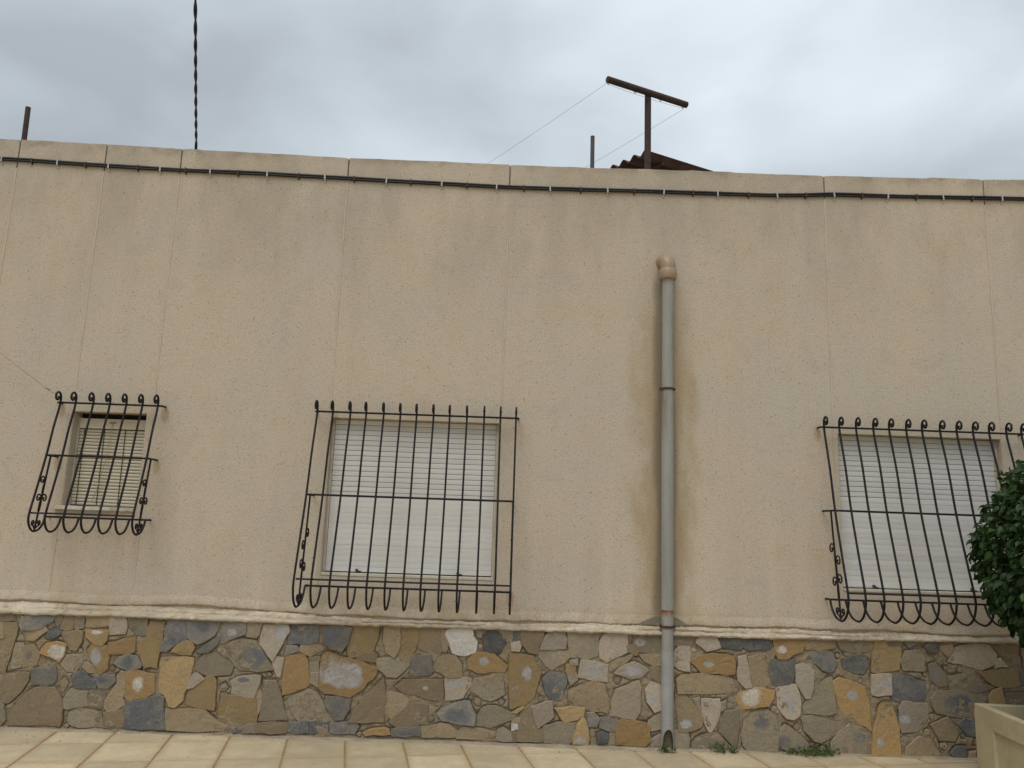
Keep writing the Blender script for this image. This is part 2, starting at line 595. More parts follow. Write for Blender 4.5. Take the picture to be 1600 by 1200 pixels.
M = {}
M['render'] = mat_render()
M['joint'] = mat_simple('joint_caulk', (0.555, 0.462, 0.355), (0.50, 0.41, 0.31), 6, 0.9, 70, 0.3, 0.003)
M['joint_shade'] = mat_simple('open_joint_shade', (0.31, 0.255, 0.19), (0.20, 0.165, 0.12), 14, 0.95, 70, 0.3, 0.003)  # depth shade of an open parapet joint, put into the filler colour
M['mortar'] = mat_mortar()
M['ledge'] = mat_ledge()
M['cement'] = mat_simple('grey_cement', (0.26, 0.22, 0.16), (0.19, 0.165, 0.125), 18, 0.95, 90, 0.6, 0.006)
M['fillet'] = mat_simple('base_cement', (0.36, 0.29, 0.20), (0.26, 0.205, 0.15), 8, 0.95, 80, 0.5, 0.006)
M['o'] = mat_stone('ochre_stone', (0.385, 0.268, 0.13), (0.335, 0.245, 0.135), (0.275, 0.2, 0.11))
M['O'] = mat_stone('rust_ochre_stone', (0.39, 0.25, 0.108), (0.345, 0.235, 0.12), (0.3, 0.2, 0.1))
M['b'] = mat_stone('brown_stone', (0.318, 0.238, 0.142), (0.27, 0.215, 0.142), (0.215, 0.165, 0.105))
M['g'] = mat_stone('olive_grey_stone', (0.298, 0.243, 0.165), (0.255, 0.217, 0.158), (0.19, 0.167, 0.13))
M['m'] = mat_stone('mid_grey_stone', (0.255, 0.225, 0.18), (0.18, 0.173, 0.16), (0.125, 0.126, 0.128))
M['s'] = mat_stone('blue_slate_stone', (0.115, 0.117, 0.121), (0.205, 0.192, 0.168), (0.265, 0.235, 0.185))
M['p'] = mat_stone('pale_pink_stone', (0.41, 0.335, 0.255), (0.37, 0.315, 0.25), (0.31, 0.27, 0.228))
M['w'] = mat_stone('white_stone', (0.56, 0.53, 0.48), (0.49, 0.46, 0.42), (0.38, 0.345, 0.29))
M['tile'] = mat_tile()
M['ground'] = mat_ground()
M['bed'] = mat_simple('joint_soil', (0.36, 0.25, 0.13), (0.29, 0.20, 0.105), 16, 0.95, 90, 0.5, 0.004)
M['iron'] = mat_iron()
M['leaf'] = mat_leaf()
M['bark'] = mat_simple('grey_bark', (0.17, 0.14, 0.11), (0.11, 0.09, 0.07), 24, 0.9, 90, 0.6, 0.008)
M['soil'] = mat_simple('dry_soil', (0.17, 0.14, 0.09), (0.11, 0.09, 0.06), 20, 0.95, 90, 0.8, 0.02)
M['planter'] = mat_simple('cream_planter_paint', (0.47, 0.405, 0.25), (0.41, 0.35, 0.21), 4, 0.8, 80, 0.2, 0.003, c3=(0.35, 0.30, 0.21), s3=2.2, f3=0.6)
M['pipe'] = mat_pipe()
M['pipe_new'] = mat_simple('pale_grey_pipe', (0.38, 0.375, 0.36), (0.32, 0.315, 0.30), 7, 0.5, 70, 0.08, 0.002)
M['pipe_shade'] = mat_simple('pipe_inside_shade', (0.05, 0.042, 0.032), (0.03, 0.026, 0.02), 10, 0.9, 60)  # shade inside the pipe mouth, put into the colour
M['elbow'] = mat_simple('beige_plastic_elbow', (0.37, 0.265, 0.165), (0.31, 0.225, 0.145), 8, 0.45, 60, 0.06, 0.002, spec=0.4)
M['rusty'] = mat_simple('rusty_clamp', (0.06, 0.035, 0.025), (0.12, 0.055, 0.03), 30, 0.8, 90, 0.4, 0.002)
M['slat'] = mat_slat('white_shutter_slat', (0.66, 0.645, 0.61), (0.59, 0.57, 0.53))
M['slat_old'] = mat_slat('yellowed_shutter_slat', (0.60, 0.545, 0.42), (0.49, 0.43, 0.31))
M['frame'] = mat_simple('cream_guide_rail', (0.60, 0.55, 0.45), (0.50, 0.44, 0.34), 6, 0.6, 60, 0.08, 0.002)
M['gap_shade'] = mat_simple('interior_shade', (0.02, 0.017, 0.013), (0.03, 0.025, 0.02), 5, 0.9, 40)  # near-black colour stands in for the unlit space behind the slats
M['sill'] = mat_simple('chipped_white_sill', (0.60, 0.56, 0.47), (0.50, 0.43, 0.33), 9, 0.8, 60, 0.4, 0.005, c3=(0.20, 0.14, 0.10), s3=9.0, f3=0.8)
M['cable'] = mat_simple('black_cable', (0.012, 0.012, 0.014), (0.022, 0.021, 0.022), 20, 0.5, 60, 0.1, 0.001)
M['clip'] = mat_simple('zinc_clip', (0.55, 0.55, 0.54), (0.40, 0.40, 0.39), 30, 0.45, 60, 0.1, 0.001, metal=0.3)
M['rust_pole'] = mat_simple('brown_rusty_steel', (0.075, 0.042, 0.034), (0.045, 0.028, 0.024), 14, 0.75, 80, 0.3, 0.002)
M['grey_pole'] = mat_simple('grey_steel_post', (0.11, 0.10, 0.09), (0.07, 0.062, 0.058), 14, 0.7, 80, 0.3, 0.002)
M['sheet'] = mat_simple('brown_fibre_sheet', (0.10, 0.058, 0.042), (0.065, 0.04, 0.032), 9, 0.85, 80, 0.3, 0.003)
M['wire'] = mat_simple('thin_grey_wire', (0.22, 0.22, 0.22), (0.16, 0.16, 0.16), 30, 0.5, 60, 0.05, 0.001)
M['cord'] = mat_simple('pale_cord', (0.40, 0.34, 0.25), (0.32, 0.27, 0.2), 30, 0.9, 60, 0.05, 0.001)
M['weed'] = mat_simple('weed_green', (0.05, 0.085, 0.022), (0.075, 0.11, 0.03), 40, 0.6, 60, 0.1, 0.001)
M['roof'] = mat_simple('roof_screed', (0.30, 0.25, 0.19), (0.24, 0.2, 0.15), 3, 0.95, 40, 0.3, 0.005)
M['debris'] = mat_simple('pale_chips', (0.55, 0.50, 0.42), (0.35, 0.30, 0.23), 30, 0.9, 60, 0.2, 0.002)

# outlines of the plinth stones in wall metres (x, z), and their unweathered cores (kind, x, z, radius x, radius z)
STONES = [
('g',[(-3.34,0.737),(-3.25,0.738),(-3.239,0.693),(-3.331,0.681)],None),
('g',[(-3.239,0.735),(-3.196,0.733),(-3.199,0.69),(-3.237,0.693)],None),
('m',[(-3.19,0.72),(-3.125,0.738),(-2.98,0.723),(-2.989,0.692),(-3.051,0.651),(-3.111,0.632),(-3.178,0.634),(-3.196,0.668)],None),
('b',[(-3.348,0.672),(-3.223,0.672),(-3.211,0.638),(-3.238,0.495),(-3.256,0.4),(-3.259,0.362),(-3.302,0.357)],None),
('s',[(-3.007,0.627),(-2.952,0.65),(-2.923,0.641),(-2.925,0.612),(-2.97,0.585),(-3.011,0.588)],None),
('b',[(-3.177,0.627),(-3.11,0.625),(-3.034,0.656),(-3.016,0.626),(-3.093,0.572),(-3.137,0.567)],None),
('g',[(-2.967,0.728),(-2.923,0.733),(-2.926,0.69),(-2.945,0.663),(-2.965,0.693)],None),
('b',[(-2.909,0.729),(-2.862,0.744),(-2.846,0.653),(-2.88,0.644),(-2.921,0.647),(-2.928,0.668)],None),
('g',[(-2.85,0.74),(-2.804,0.746),(-2.779,0.725),(-2.775,0.66),(-2.827,0.65),(-2.839,0.671)],None),
('b',[(-2.763,0.738),(-2.603,0.752),(-2.603,0.678),(-2.754,0.669)],None),
('p',[(-2.593,0.74),(-2.512,0.74),(-2.49,0.708),(-2.495,0.634),(-2.592,0.623),(-2.594,0.679)],None),
('b',[(-2.918,0.629),(-2.776,0.634),(-2.777,0.569),(-2.809,0.508),(-2.847,0.524),(-2.875,0.566)],None),
('o',[(-2.755,0.643),(-2.608,0.648),(-2.614,0.583),(-2.641,0.548),(-2.691,0.559),(-2.741,0.605)],('w',-2.678,0.633,0.04,0.015)),
('g',[(-3.214,0.543),(-3.16,0.54),(-3.157,0.395),(-3.218,0.385),(-3.222,0.444)],None),
('b',[(-3.149,0.523),(-3.093,0.534),(-3.045,0.475),(-3.063,0.415),(-3.144,0.395),(-3.146,0.472)],('s',-3.115,0.469,0.028,0.032)),
('O',[(-3.028,0.518),(-3.001,0.549),(-2.948,0.554),(-2.878,0.545),(-2.881,0.48),(-2.91,0.432),(-2.996,0.477),(-3.037,0.488)],('w',-2.933,0.5,0.064,0.047)),
('g',[(-2.891,0.42),(-2.858,0.472),(-2.788,0.479),(-2.76,0.437),(-2.797,0.381),(-2.846,0.379)],None),
('o',[(-2.725,0.511),(-2.703,0.55),(-2.604,0.54),(-2.585,0.49),(-2.583,0.404),(-2.627,0.365),(-2.686,0.444)],('p',-2.668,0.478,0.04,0.047)),
('b',[(-2.748,0.408),(-2.72,0.434),(-2.677,0.41),(-2.651,0.377),(-2.703,0.371)],None),
('O',[(-2.585,0.567),(-2.42,0.608),(-2.419,0.516),(-2.453,0.502),(-2.577,0.498)],None),
('m',[(-2.538,0.435),(-2.512,0.475),(-2.451,0.489),(-2.397,0.482),(-2.356,0.437),(-2.371,0.411),(-2.44,0.396),(-2.495,0.411)],('s',-2.455,0.442,0.044,0.043)),
('b',[(-3.301,0.348),(-3.099,0.354),(-3.101,0.303),(-3.135,0.235),(-3.204,0.166),(-3.275,0.172)],None),
('m',[(-3.071,0.376),(-2.932,0.398),(-2.916,0.309),(-2.936,0.292),(-3.063,0.284)],None),
('b',[(-3.181,0.091),(-3.136,0.176),(-3.09,0.228),(-3.042,0.263),(-2.919,0.267),(-2.865,0.193),(-2.851,0.151),(-2.853,0.034),(-3.185,0.029)],None),
('g',[(-3.273,0.155),(-3.237,0.148),(-3.216,0.065),(-3.238,0.031),(-3.255,0.031)],None),
('b',[(-2.881,0.31),(-2.857,0.332),(-2.835,0.295),(-2.859,0.243)],None),
('s',[(-2.795,0.364),(-2.739,0.378),(-2.699,0.337),(-2.657,0.317),(-2.647,0.275),(-2.743,0.268),(-2.78,0.279),(-2.799,0.33)],None),
('g',[(-2.848,0.193),(-2.803,0.258),(-2.702,0.261),(-2.695,0.164),(-2.814,0.136),(-2.851,0.151)],None),
('g',[(-2.685,0.223),(-2.636,0.259),(-2.588,0.267),(-2.579,0.21),(-2.597,0.155),(-2.681,0.161)],None),
('m',[(-2.664,0.342),(-2.534,0.367),(-2.52,0.321),(-2.567,0.273),(-2.622,0.284),(-2.648,0.317)],('s',-2.596,0.327,0.035,0.025)),
('b',[(-2.573,0.21),(-2.523,0.27),(-2.502,0.322),(-2.514,0.347),(-2.492,0.381),(-2.465,0.378),(-2.45,0.256),(-2.46,0.222),(-2.437,0.18),(-2.498,0.141),(-2.55,0.135),(-2.572,0.168)],None),
('g',[(-2.798,0.115),(-2.761,0.133),(-2.647,0.132),(-2.602,0.124),(-2.573,0.034),(-2.775,0.037),(-2.8,0.061)],None),
('b',[(-2.571,0.125),(-2.522,0.121),(-2.447,0.151),(-2.435,0.039),(-2.565,0.035)],None),
('s',[(-2.439,0.155),(-2.417,0.194),(-2.304,0.21),(-2.232,0.241),(-2.187,0.226),(-2.157,0.032),(-2.31,0.03),(-2.424,0.035)],('s',-2.329,0.117,0.079,0.083)),
('O',[(-2.461,0.382),(-2.387,0.397),(-2.269,0.371),(-2.252,0.262),(-2.315,0.23),(-2.418,0.208),(-2.444,0.239)],('w',-2.363,0.301,0.04,0.049)),
('g',[(-2.48,0.739),(-2.355,0.738),(-2.355,0.66),(-2.364,0.625),(-2.414,0.632),(-2.464,0.674)],('s',-2.435,0.658,0.027,0.03)),
('o',[(-2.329,0.709),(-2.235,0.712),(-2.242,0.647),(-2.245,0.56),(-2.252,0.419),(-2.337,0.42),(-2.378,0.513),(-2.385,0.573),(-2.345,0.609)],None),
('s',[(-2.209,0.717),(-2.175,0.731),(-2.092,0.729),(-2.084,0.6),(-2.149,0.572),(-2.197,0.527),(-2.237,0.526),(-2.234,0.578),(-2.211,0.613)],None),
('o',[(-2.17,0.52),(-2.139,0.568),(-2.08,0.595),(-2.034,0.588),(-2.021,0.55),(-2.039,0.506),(-2.097,0.509)],None),
('m',[(-2.084,0.725),(-1.906,0.737),(-1.86,0.728),(-1.896,0.64),(-1.946,0.604),(-1.997,0.577),(-2.064,0.618)],('s',-1.963,0.681,0.054,0.052)),
('m',[(-1.82,0.738),(-1.695,0.738),(-1.691,0.655),(-1.752,0.634),(-1.82,0.591),(-1.847,0.59),(-1.844,0.659)],('p',-1.772,0.657,0.036,0.026)),
('g',[(-1.685,0.734),(-1.618,0.731),(-1.609,0.632),(-1.672,0.639)],None),
('m',[(-1.993,0.534),(-1.91,0.597),(-1.85,0.629),(-1.863,0.581),(-1.921,0.527),(-1.973,0.517)],None),
('g',[(-1.803,0.557),(-1.759,0.61),(-1.701,0.616),(-1.611,0.603),(-1.47,0.43),(-1.59,0.418),(-1.701,0.423),(-1.76,0.481)],('s',-1.623,0.494,0.098,0.073)),
('o',[(-2.228,0.479),(-2.019,0.481),(-2.024,0.404),(-2.041,0.31),(-2.058,0.217),(-2.11,0.174),(-2.142,0.181),(-2.18,0.247),(-2.217,0.263),(-2.228,0.364)],None),
('g',[(-1.97,0.483),(-1.937,0.51),(-1.867,0.52),(-1.828,0.487),(-1.752,0.447),(-1.765,0.387),(-1.871,0.384),(-1.943,0.39),(-1.989,0.414)],None),
('p',[(-2.039,0.289),(-2.012,0.375),(-1.987,0.389),(-1.949,0.368),(-1.938,0.348),(-1.996,0.303)],None),
('o',[(-2.027,0.26),(-2.003,0.29),(-1.922,0.361),(-1.879,0.375),(-1.853,0.342),(-1.852,0.232),(-1.849,0.16),(-1.921,0.175),(-2.029,0.193)],None),
('p',[(-1.747,0.345),(-1.683,0.374),(-1.587,0.388),(-1.56,0.383),(-1.561,0.342),(-1.575,0.308),(-1.592,0.252),(-1.736,0.269)],('s',-1.673,0.356,0.044,0.017)),
('o',[(-1.805,0.259),(-1.578,0.236),(-1.569,0.085),(-1.699,0.069),(-1.808,0.103),(-1.808,0.191)],None),
('b',[(-2.162,0.159),(-2.06,0.157),(-1.91,0.153),(-1.844,0.106),(-1.738,0.064),(-1.748,0.03),(-2.143,0.027)],None),
('s',[(-1.714,0.043),(-1.689,0.053),(-1.665,0.032),(-1.704,0.023)],None),
('g',[(-1.654,0.06),(-1.559,0.08),(-1.546,0.028),(-1.642,0.021)],None),
('p',[(-1.562,0.711),(-1.405,0.716),(-1.388,0.673),(-1.435,0.594),(-1.484,0.489),(-1.518,0.523),(-1.578,0.59),(-1.571,0.668)],('p',-1.437,0.668,0.049,0.052)),
('g',[(-1.616,0.718),(-1.572,0.72),(-1.593,0.654),(-1.609,0.636)],None),
('s',[(-1.378,0.713),(-1.194,0.727),(-1.193,0.619),(-1.275,0.603),(-1.386,0.591),(-1.383,0.665)],None),
('m',[(-1.162,0.72),(-1.032,0.728),(-0.972,0.713),(-0.993,0.617),(-1.029,0.555),(-1.102,0.579),(-1.15,0.62)],('s',-1.095,0.665,0.076,0.087)),
('o',[(-0.96,0.726),(-0.784,0.732),(-0.809,0.622),(-0.823,0.566),(-0.885,0.551),(-0.972,0.514),(-0.985,0.6)],None),
('m',[(-1.398,0.578),(-1.336,0.584),(-1.315,0.555),(-1.368,0.536),(-1.403,0.526)],None),
('b',[(-1.296,0.59),(-1.212,0.601),(-1.166,0.585),(-1.159,0.564),(-1.232,0.523),(-1.311,0.555)],None),
('O',[(-1.397,0.518),(-1.286,0.526),(-1.257,0.488),(-1.236,0.344),(-1.261,0.322),(-1.373,0.28),(-1.404,0.275),(-1.405,0.389)],None),
('g',[(-1.234,0.48),(-1.18,0.486),(-1.176,0.422),(-1.229,0.42)],None),
('g',[(-1.228,0.408),(-1.175,0.414),(-1.173,0.329),(-1.219,0.353)],None),
('g',[(-1.241,0.514),(-1.179,0.52),(-1.172,0.495),(-1.23,0.489)],None),
('O',[(-1.161,0.465),(-1.153,0.534),(-1.118,0.552),(-0.99,0.513),(-0.89,0.495),(-0.786,0.464),(-0.788,0.425),(-0.871,0.329),(-0.956,0.272),(-1.046,0.29),(-1.117,0.288),(-1.159,0.32)],('p',-1.01,0.41,0.142,0.107)),
('g',[(-1.545,0.364),(-1.451,0.362),(-1.438,0.312),(-1.392,0.187),(-1.36,0.121),(-1.544,0.107),(-1.533,0.183)],None),
('b',[(-1.576,0.265),(-1.554,0.3),(-1.543,0.191),(-1.56,0.131)],None),
('g',[(-1.369,0.234),(-1.234,0.31),(-1.179,0.286),(-1.069,0.121),(-1.27,0.103),(-1.329,0.172)],None),
('m',[(-1.111,0.267),(-0.946,0.259),(-0.959,0.191),(-0.99,0.128),(-1.043,0.126),(-1.107,0.212)],None),
('b',[(-0.953,0.112),(-0.923,0.184),(-0.741,0.401),(-0.734,0.393),(-0.72,0.119)],None),
('b',[(-1.551,0.082),(-1.362,0.094),(-1.362,0.033),(-1.555,0.027)],None),
('s',[(-1.354,0.096),(-1.222,0.104),(-1.217,0.037),(-1.345,0.038)],None),
('s',[(-1.216,0.104),(-1.081,0.108),(-1.072,0.05),(-1.211,0.038)],None),
('m',[(-1.072,0.1),(-0.909,0.109),(-0.885,0.085),(-0.913,0.042),(-1.063,0.042)],None),
('O',[(-0.852,0.048),(-0.783,0.075),(-0.717,0.086),(-0.686,0.074),(-0.675,0.041),(-0.824,0.032)],None),
('b',[(-0.919,0.524),(-0.823,0.557),(-0.795,0.545),(-0.797,0.498),(-0.918,0.507)],None),
('p',[(-1.464,0.507),(-1.418,0.5),(-1.427,0.389),(-1.445,0.388),(-1.483,0.472)],None),
('b',[(-0.748,0.724),(-0.64,0.734),(-0.646,0.576),(-0.669,0.532),(-0.725,0.565),(-0.747,0.633)],None),
('g',[(-0.785,0.52),(-0.74,0.525),(-0.579,0.53),(-0.576,0.483),(-0.653,0.408),(-0.715,0.411),(-0.776,0.46)],None),
('o',[(-0.63,0.723),(-0.537,0.739),(-0.519,0.71),(-0.537,0.579),(-0.567,0.557),(-0.639,0.559)],None),
('b',[(-0.509,0.727),(-0.369,0.732),(-0.357,0.585),(-0.392,0.549),(-0.438,0.574),(-0.511,0.597),(-0.528,0.657)],None),
('w',[(-0.319,0.72),(-0.157,0.734),(-0.15,0.682),(-0.126,0.652),(-0.132,0.583),(-0.203,0.559),(-0.276,0.579),(-0.306,0.647),(-0.333,0.685)],None),
('s',[(-0.056,0.711),(-0.003,0.73),(0.067,0.685),(0.077,0.65),(0.034,0.588),(-0.06,0.585),(-0.068,0.663)],None),
('g',[(0.015,0.739),(0.113,0.743),(0.115,0.66),(0.086,0.659),(0.066,0.698)],None),
('p',[(-0.12,0.722),(-0.088,0.719),(-0.091,0.684),(-0.119,0.687)],None),
('m',[(-0.555,0.505),(-0.526,0.541),(-0.428,0.552),(-0.419,0.48),(-0.405,0.454),(-0.439,0.428),(-0.559,0.42)],None),
('b',[(-0.399,0.48),(-0.347,0.551),(-0.266,0.553),(-0.223,0.503),(-0.215,0.426),(-0.314,0.423),(-0.387,0.455)],None),
('O',[(-0.175,0.53),(-0.123,0.575),(-0.015,0.578),(0.091,0.504),(0.07,0.46),(-0.02,0.462),(-0.109,0.455),(-0.164,0.479)],('p',-0.067,0.525,0.038,0.028)),
('b',[(-0.649,0.345),(-0.598,0.389),(-0.348,0.396),(-0.332,0.257),(-0.413,0.271),(-0.495,0.298),(-0.602,0.308)],('p',-0.452,0.342,0.025,0.015)),
('p',[(-0.32,0.41),(-0.152,0.411),(-0.159,0.368),(-0.2,0.29),(-0.311,0.27)],('p',-0.258,0.373,0.054,0.03)),
('g',[(-0.145,0.36),(-0.116,0.412),(-0.036,0.431),(0.062,0.422),(0.071,0.316),(-0.013,0.275),(-0.103,0.31),(-0.144,0.334)],None),
('b',[(-0.691,0.309),(-0.61,0.295),(-0.559,0.254),(-0.621,0.176),(-0.672,0.141),(-0.694,0.208)],None),
('b',[(-0.672,0.133),(-0.554,0.242),(-0.509,0.24),(-0.436,0.233),(-0.434,0.123),(-0.545,0.091),(-0.625,0.088),(-0.68,0.116)],None),
('m',[(-0.365,0.188),(-0.331,0.219),(-0.19,0.265),(-0.159,0.258),(-0.115,0.175),(-0.117,0.112),(-0.22,0.126),(-0.327,0.143)],('s',-0.239,0.169,0.102,0.05)),
('g',[(-0.104,0.15),(-0.064,0.227),(0.016,0.238),(0.115,0.207),(0.164,0.182),(0.134,0.165),(-0.006,0.111),(-0.102,0.116)],None),
('m',[(-0.659,0.075),(-0.477,0.097),(-0.474,0.039),(-0.657,0.033)],None),
('b',[(-0.468,0.097),(-0.29,0.115),(-0.235,0.079),(-0.242,0.037),(-0.458,0.035)],None),
('b',[(-0.217,0.075),(-0.183,0.106),(0.035,0.087),(0.023,0.028),(-0.226,0.034)],None),
('p',[(0.041,0.087),(0.083,0.105),(0.132,0.073),(0.134,0.023),(0.043,0.029)],None),
('b',[(-0.358,0.723),(-0.327,0.707),(-0.31,0.638),(-0.321,0.586),(-0.348,0.585)],None),
('o',[(0.107,0.571),(0.264,0.567),(0.27,0.537),(0.317,0.461),(0.296,0.401),(0.276,0.315),(0.22,0.262),(0.132,0.23),(0.118,0.242),(0.11,0.463)],('p',0.227,0.458,0.034,0.047)),
('o',[(0.137,0.208),(0.202,0.247),(0.203,0.232),(0.168,0.202)],None),
('m',[(0.119,0.736),(0.169,0.733),(0.166,0.681),(0.122,0.662)],None),
('b',[(0.178,0.729),(0.318,0.738),(0.333,0.716),(0.299,0.633),(0.295,0.589),(0.228,0.596),(0.185,0.655)],None),
('p',[(0.118,0.645),(0.162,0.663),(0.177,0.629),(0.164,0.603),(0.119,0.601)],None),
('p',[(0.377,0.735),(0.463,0.734),(0.483,0.682),(0.475,0.625),(0.313,0.616),(0.325,0.66)],None),
('g',[(0.304,0.605),(0.507,0.612),(0.508,0.57),(0.393,0.485),(0.356,0.514),(0.305,0.564)],None),
('g',[(0.491,0.734),(0.695,0.737),(0.701,0.645),(0.697,0.589),(0.625,0.567),(0.517,0.57),(0.501,0.691)],None),
('p',[(0.74,0.721),(0.894,0.725),(0.9,0.617),(0.765,0.548),(0.72,0.577),(0.723,0.681)],None),
('o',[(0.491,0.518),(0.549,0.52),(0.546,0.468),(0.501,0.45)],None),
('p',[(0.517,0.549),(0.562,0.559),(0.561,0.524),(0.518,0.527)],None),
('g',[(0.506,0.441),(0.555,0.467),(0.56,0.426),(0.52,0.395)],None),
('p',[(0.594,0.551),(0.765,0.526),(0.767,0.419),(0.654,0.433),(0.573,0.443),(0.585,0.512)],('p',0.68,0.489,0.063,0.039)),
('s',[(0.336,0.419),(0.384,0.472),(0.483,0.449),(0.481,0.372),(0.46,0.295),(0.388,0.301),(0.351,0.36)],None),
('b',[(0.512,0.356),(0.664,0.416),(0.745,0.397),(0.773,0.305),(0.769,0.22),(0.631,0.245),(0.523,0.263)],None),
('o',[(0.417,0.239),(0.613,0.245),(0.605,0.198),(0.49,0.144),(0.463,0.177)],None),
('p',[(0.265,0.243),(0.398,0.281),(0.409,0.184),(0.313,0.114),(0.294,0.147)],None),
('b',[(0.199,0.22),(0.261,0.238),(0.302,0.113),(0.342,0.106),(0.342,0.031),(0.174,0.03),(0.188,0.135)],None),
('g',[(0.348,0.13),(0.481,0.148),(0.559,0.149),(0.536,0.045),(0.519,0.02),(0.351,0.027)],None),
('o',[(0.552,0.071),(0.57,0.138),(0.609,0.19),(0.628,0.157),(0.643,0.057),(0.643,0.015),(0.544,0.02)],('p',0.59,0.047,0.035,0.021)),
('m',[(0.638,0.216),(0.676,0.217),(0.714,0.185),(0.695,0.134),(0.65,0.132)],None),
('m',[(0.725,0.189),(0.783,0.191),(0.846,0.163),(0.829,0.108),(0.726,0.126)],None),
('s',[(0.704,0.084),(0.74,0.097),(0.776,0.082),(0.772,0.036),(0.714,0.025)],None),
('g',[(0.793,0.095),(0.836,0.104),(0.821,0.024),(0.785,0.023)],None),
('O',[(0.846,0.163),(0.872,0.181),(0.988,0.168),(1.024,0.16),(1.055,0.136),(1.056,0.061),(1.025,0.026),(0.834,0.021)],None),
('g',[(0.813,0.323),(0.83,0.366),(0.982,0.432),(0.992,0.388),(0.983,0.235),(0.953,0.187),(0.796,0.206)],None),
('p',[(0.816,0.476),(0.869,0.521),(0.946,0.549),(1.027,0.517),(1.036,0.5),(0.987,0.456),(0.924,0.45)],('p',0.932,0.493,0.063,0.03)),
('b',[(0.774,0.518),(0.923,0.6),(0.936,0.588),(0.869,0.53),(0.789,0.476)],None),
('g',[(0.133,0.184),(0.187,0.169),(0.179,0.143),(0.135,0.135)],None),
('w',[(0.135,0.132),(0.166,0.126),(0.171,0.101),(0.136,0.092)],None),
('b',[(0.137,0.083),(0.168,0.084),(0.165,0.026),(0.139,0.025)],None),
('g',[(0.949,0.727),(1.126,0.733),(1.126,0.611),(0.986,0.62),(0.949,0.679)],('p',0.985,0.68,0.036,0.035)),
('b',[(0.904,0.652),(0.958,0.662),(0.977,0.619),(0.959,0.593),(0.913,0.617)],None),
('b',[(0.986,0.602),(1.126,0.605),(1.131,0.538),(1.077,0.536),(1.022,0.56)],None),
('b',[(1.058,0.523),(1.135,0.534),(1.135,0.418),(1.068,0.459)],None),
('p',[(1.028,0.372),(1.059,0.422),(1.131,0.409),(1.131,0.256),(1.086,0.238),(1.041,0.304)],('p',1.077,0.322,0.027,0.03)),
('g',[(1.051,0.178),(1.122,0.23),(1.135,0.222),(1.127,0.138),(1.069,0.12),(1.042,0.136)],None),
('p',[(1.06,0.052),(1.131,0.096),(1.136,0.013),(1.069,0.011)],None),
('g',[(1.226,0.736),(1.358,0.744),(1.358,0.709),(1.33,0.669),(1.267,0.676),(1.226,0.666)],None),
('p',[(1.226,0.627),(1.258,0.665),(1.326,0.662),(1.325,0.505),(1.284,0.508),(1.221,0.541)],None),
('p',[(1.376,0.719),(1.494,0.74),(1.534,0.667),(1.439,0.642),(1.371,0.692)],None),
('s',[(1.54,0.728),(1.674,0.732),(1.677,0.659),(1.566,0.664),(1.53,0.689)],None),
('s',[(1.683,0.724),(1.858,0.721),(1.88,0.682),(1.857,0.664),(1.739,0.656),(1.686,0.676)],None),
('O',[(1.334,0.57),(1.384,0.602),(1.484,0.618),(1.611,0.609),(1.63,0.579),(1.623,0.497),(1.41,0.497)],('p',1.447,0.552,0.034,0.022)),
('b',[(1.239,0.447),(1.275,0.48),(1.564,0.481),(1.653,0.451),(1.675,0.417),(1.648,0.369),(1.248,0.362)],None),
('p',[(1.656,0.602),(1.711,0.616),(1.72,0.556),(1.743,0.419),(1.698,0.409),(1.658,0.459)],None),
('b',[(1.727,0.599),(1.811,0.637),(1.837,0.586),(1.838,0.422),(1.757,0.415),(1.734,0.522)],None),
('O',[(1.643,0.331),(1.67,0.379),(1.77,0.406),(1.896,0.397),(1.886,0.347),(1.849,0.299),(1.795,0.297),(1.678,0.273)],('w',1.737,0.347,0.068,0.058)),
('b',[(1.23,0.352),(1.292,0.346),(1.364,0.289),(1.413,0.205),(1.399,0.155),(1.345,0.128),(1.247,0.121)],('p',1.301,0.168,0.045,0.029)),
('p',[(1.405,0.324),(1.526,0.327),(1.52,0.234),(1.47,0.127),(1.452,0.131),(1.417,0.231)],None),
('g',[(1.342,0.322),(1.391,0.332),(1.401,0.247),(1.382,0.264)],None),
('g',[(1.534,0.302),(1.571,0.32),(1.561,0.273),(1.534,0.251)],None),
('g',[(1.561,0.252),(1.646,0.263),(1.653,0.154),(1.629,0.027),(1.523,0.125),(1.533,0.184)],None),
('g',[(1.22,0.116),(1.309,0.114),(1.309,0.01),(1.22,0.007)],None),
('g',[(1.345,0.052),(1.407,0.092),(1.514,0.116),(1.576,0.043),(1.557,0.0),(1.344,0.002)],None),
('g',[(1.675,0.112),(1.694,0.197),(1.749,0.249),(1.848,0.269),(1.901,0.229),(1.917,0.145),(1.909,0.011),(1.717,0.001),(1.687,0.046)],('s',1.811,0.201,0.063,0.068)),
('g',[(1.858,0.706),(1.885,0.691),(1.911,0.64),(1.892,0.605),(1.855,0.603)],None),
('O',[(1.899,0.726),(2.1,0.742),(2.093,0.654),(2.029,0.639),(2.001,0.612),(1.928,0.606),(1.912,0.683)],('w',1.952,0.667,0.041,0.024)),
('b',[(2.109,0.733),(2.315,0.74),(2.317,0.687),(2.221,0.667),(2.121,0.672)],None),
('g',[(2.333,0.74),(2.593,0.744),(2.587,0.704),(2.531,0.672),(2.421,0.666),(2.367,0.68)],None),
('s',[(1.878,0.591),(2.028,0.6),(2.029,0.488),(2.005,0.444),(1.897,0.441),(1.867,0.517)],None),
('p',[(2.045,0.557),(2.1,0.572),(2.166,0.527),(2.158,0.423),(2.138,0.359),(2.102,0.358),(2.051,0.454)],None),
('s',[(2.129,0.629),(2.184,0.653),(2.302,0.652),(2.322,0.575),(2.298,0.531),(2.266,0.53),(2.199,0.571)],None),
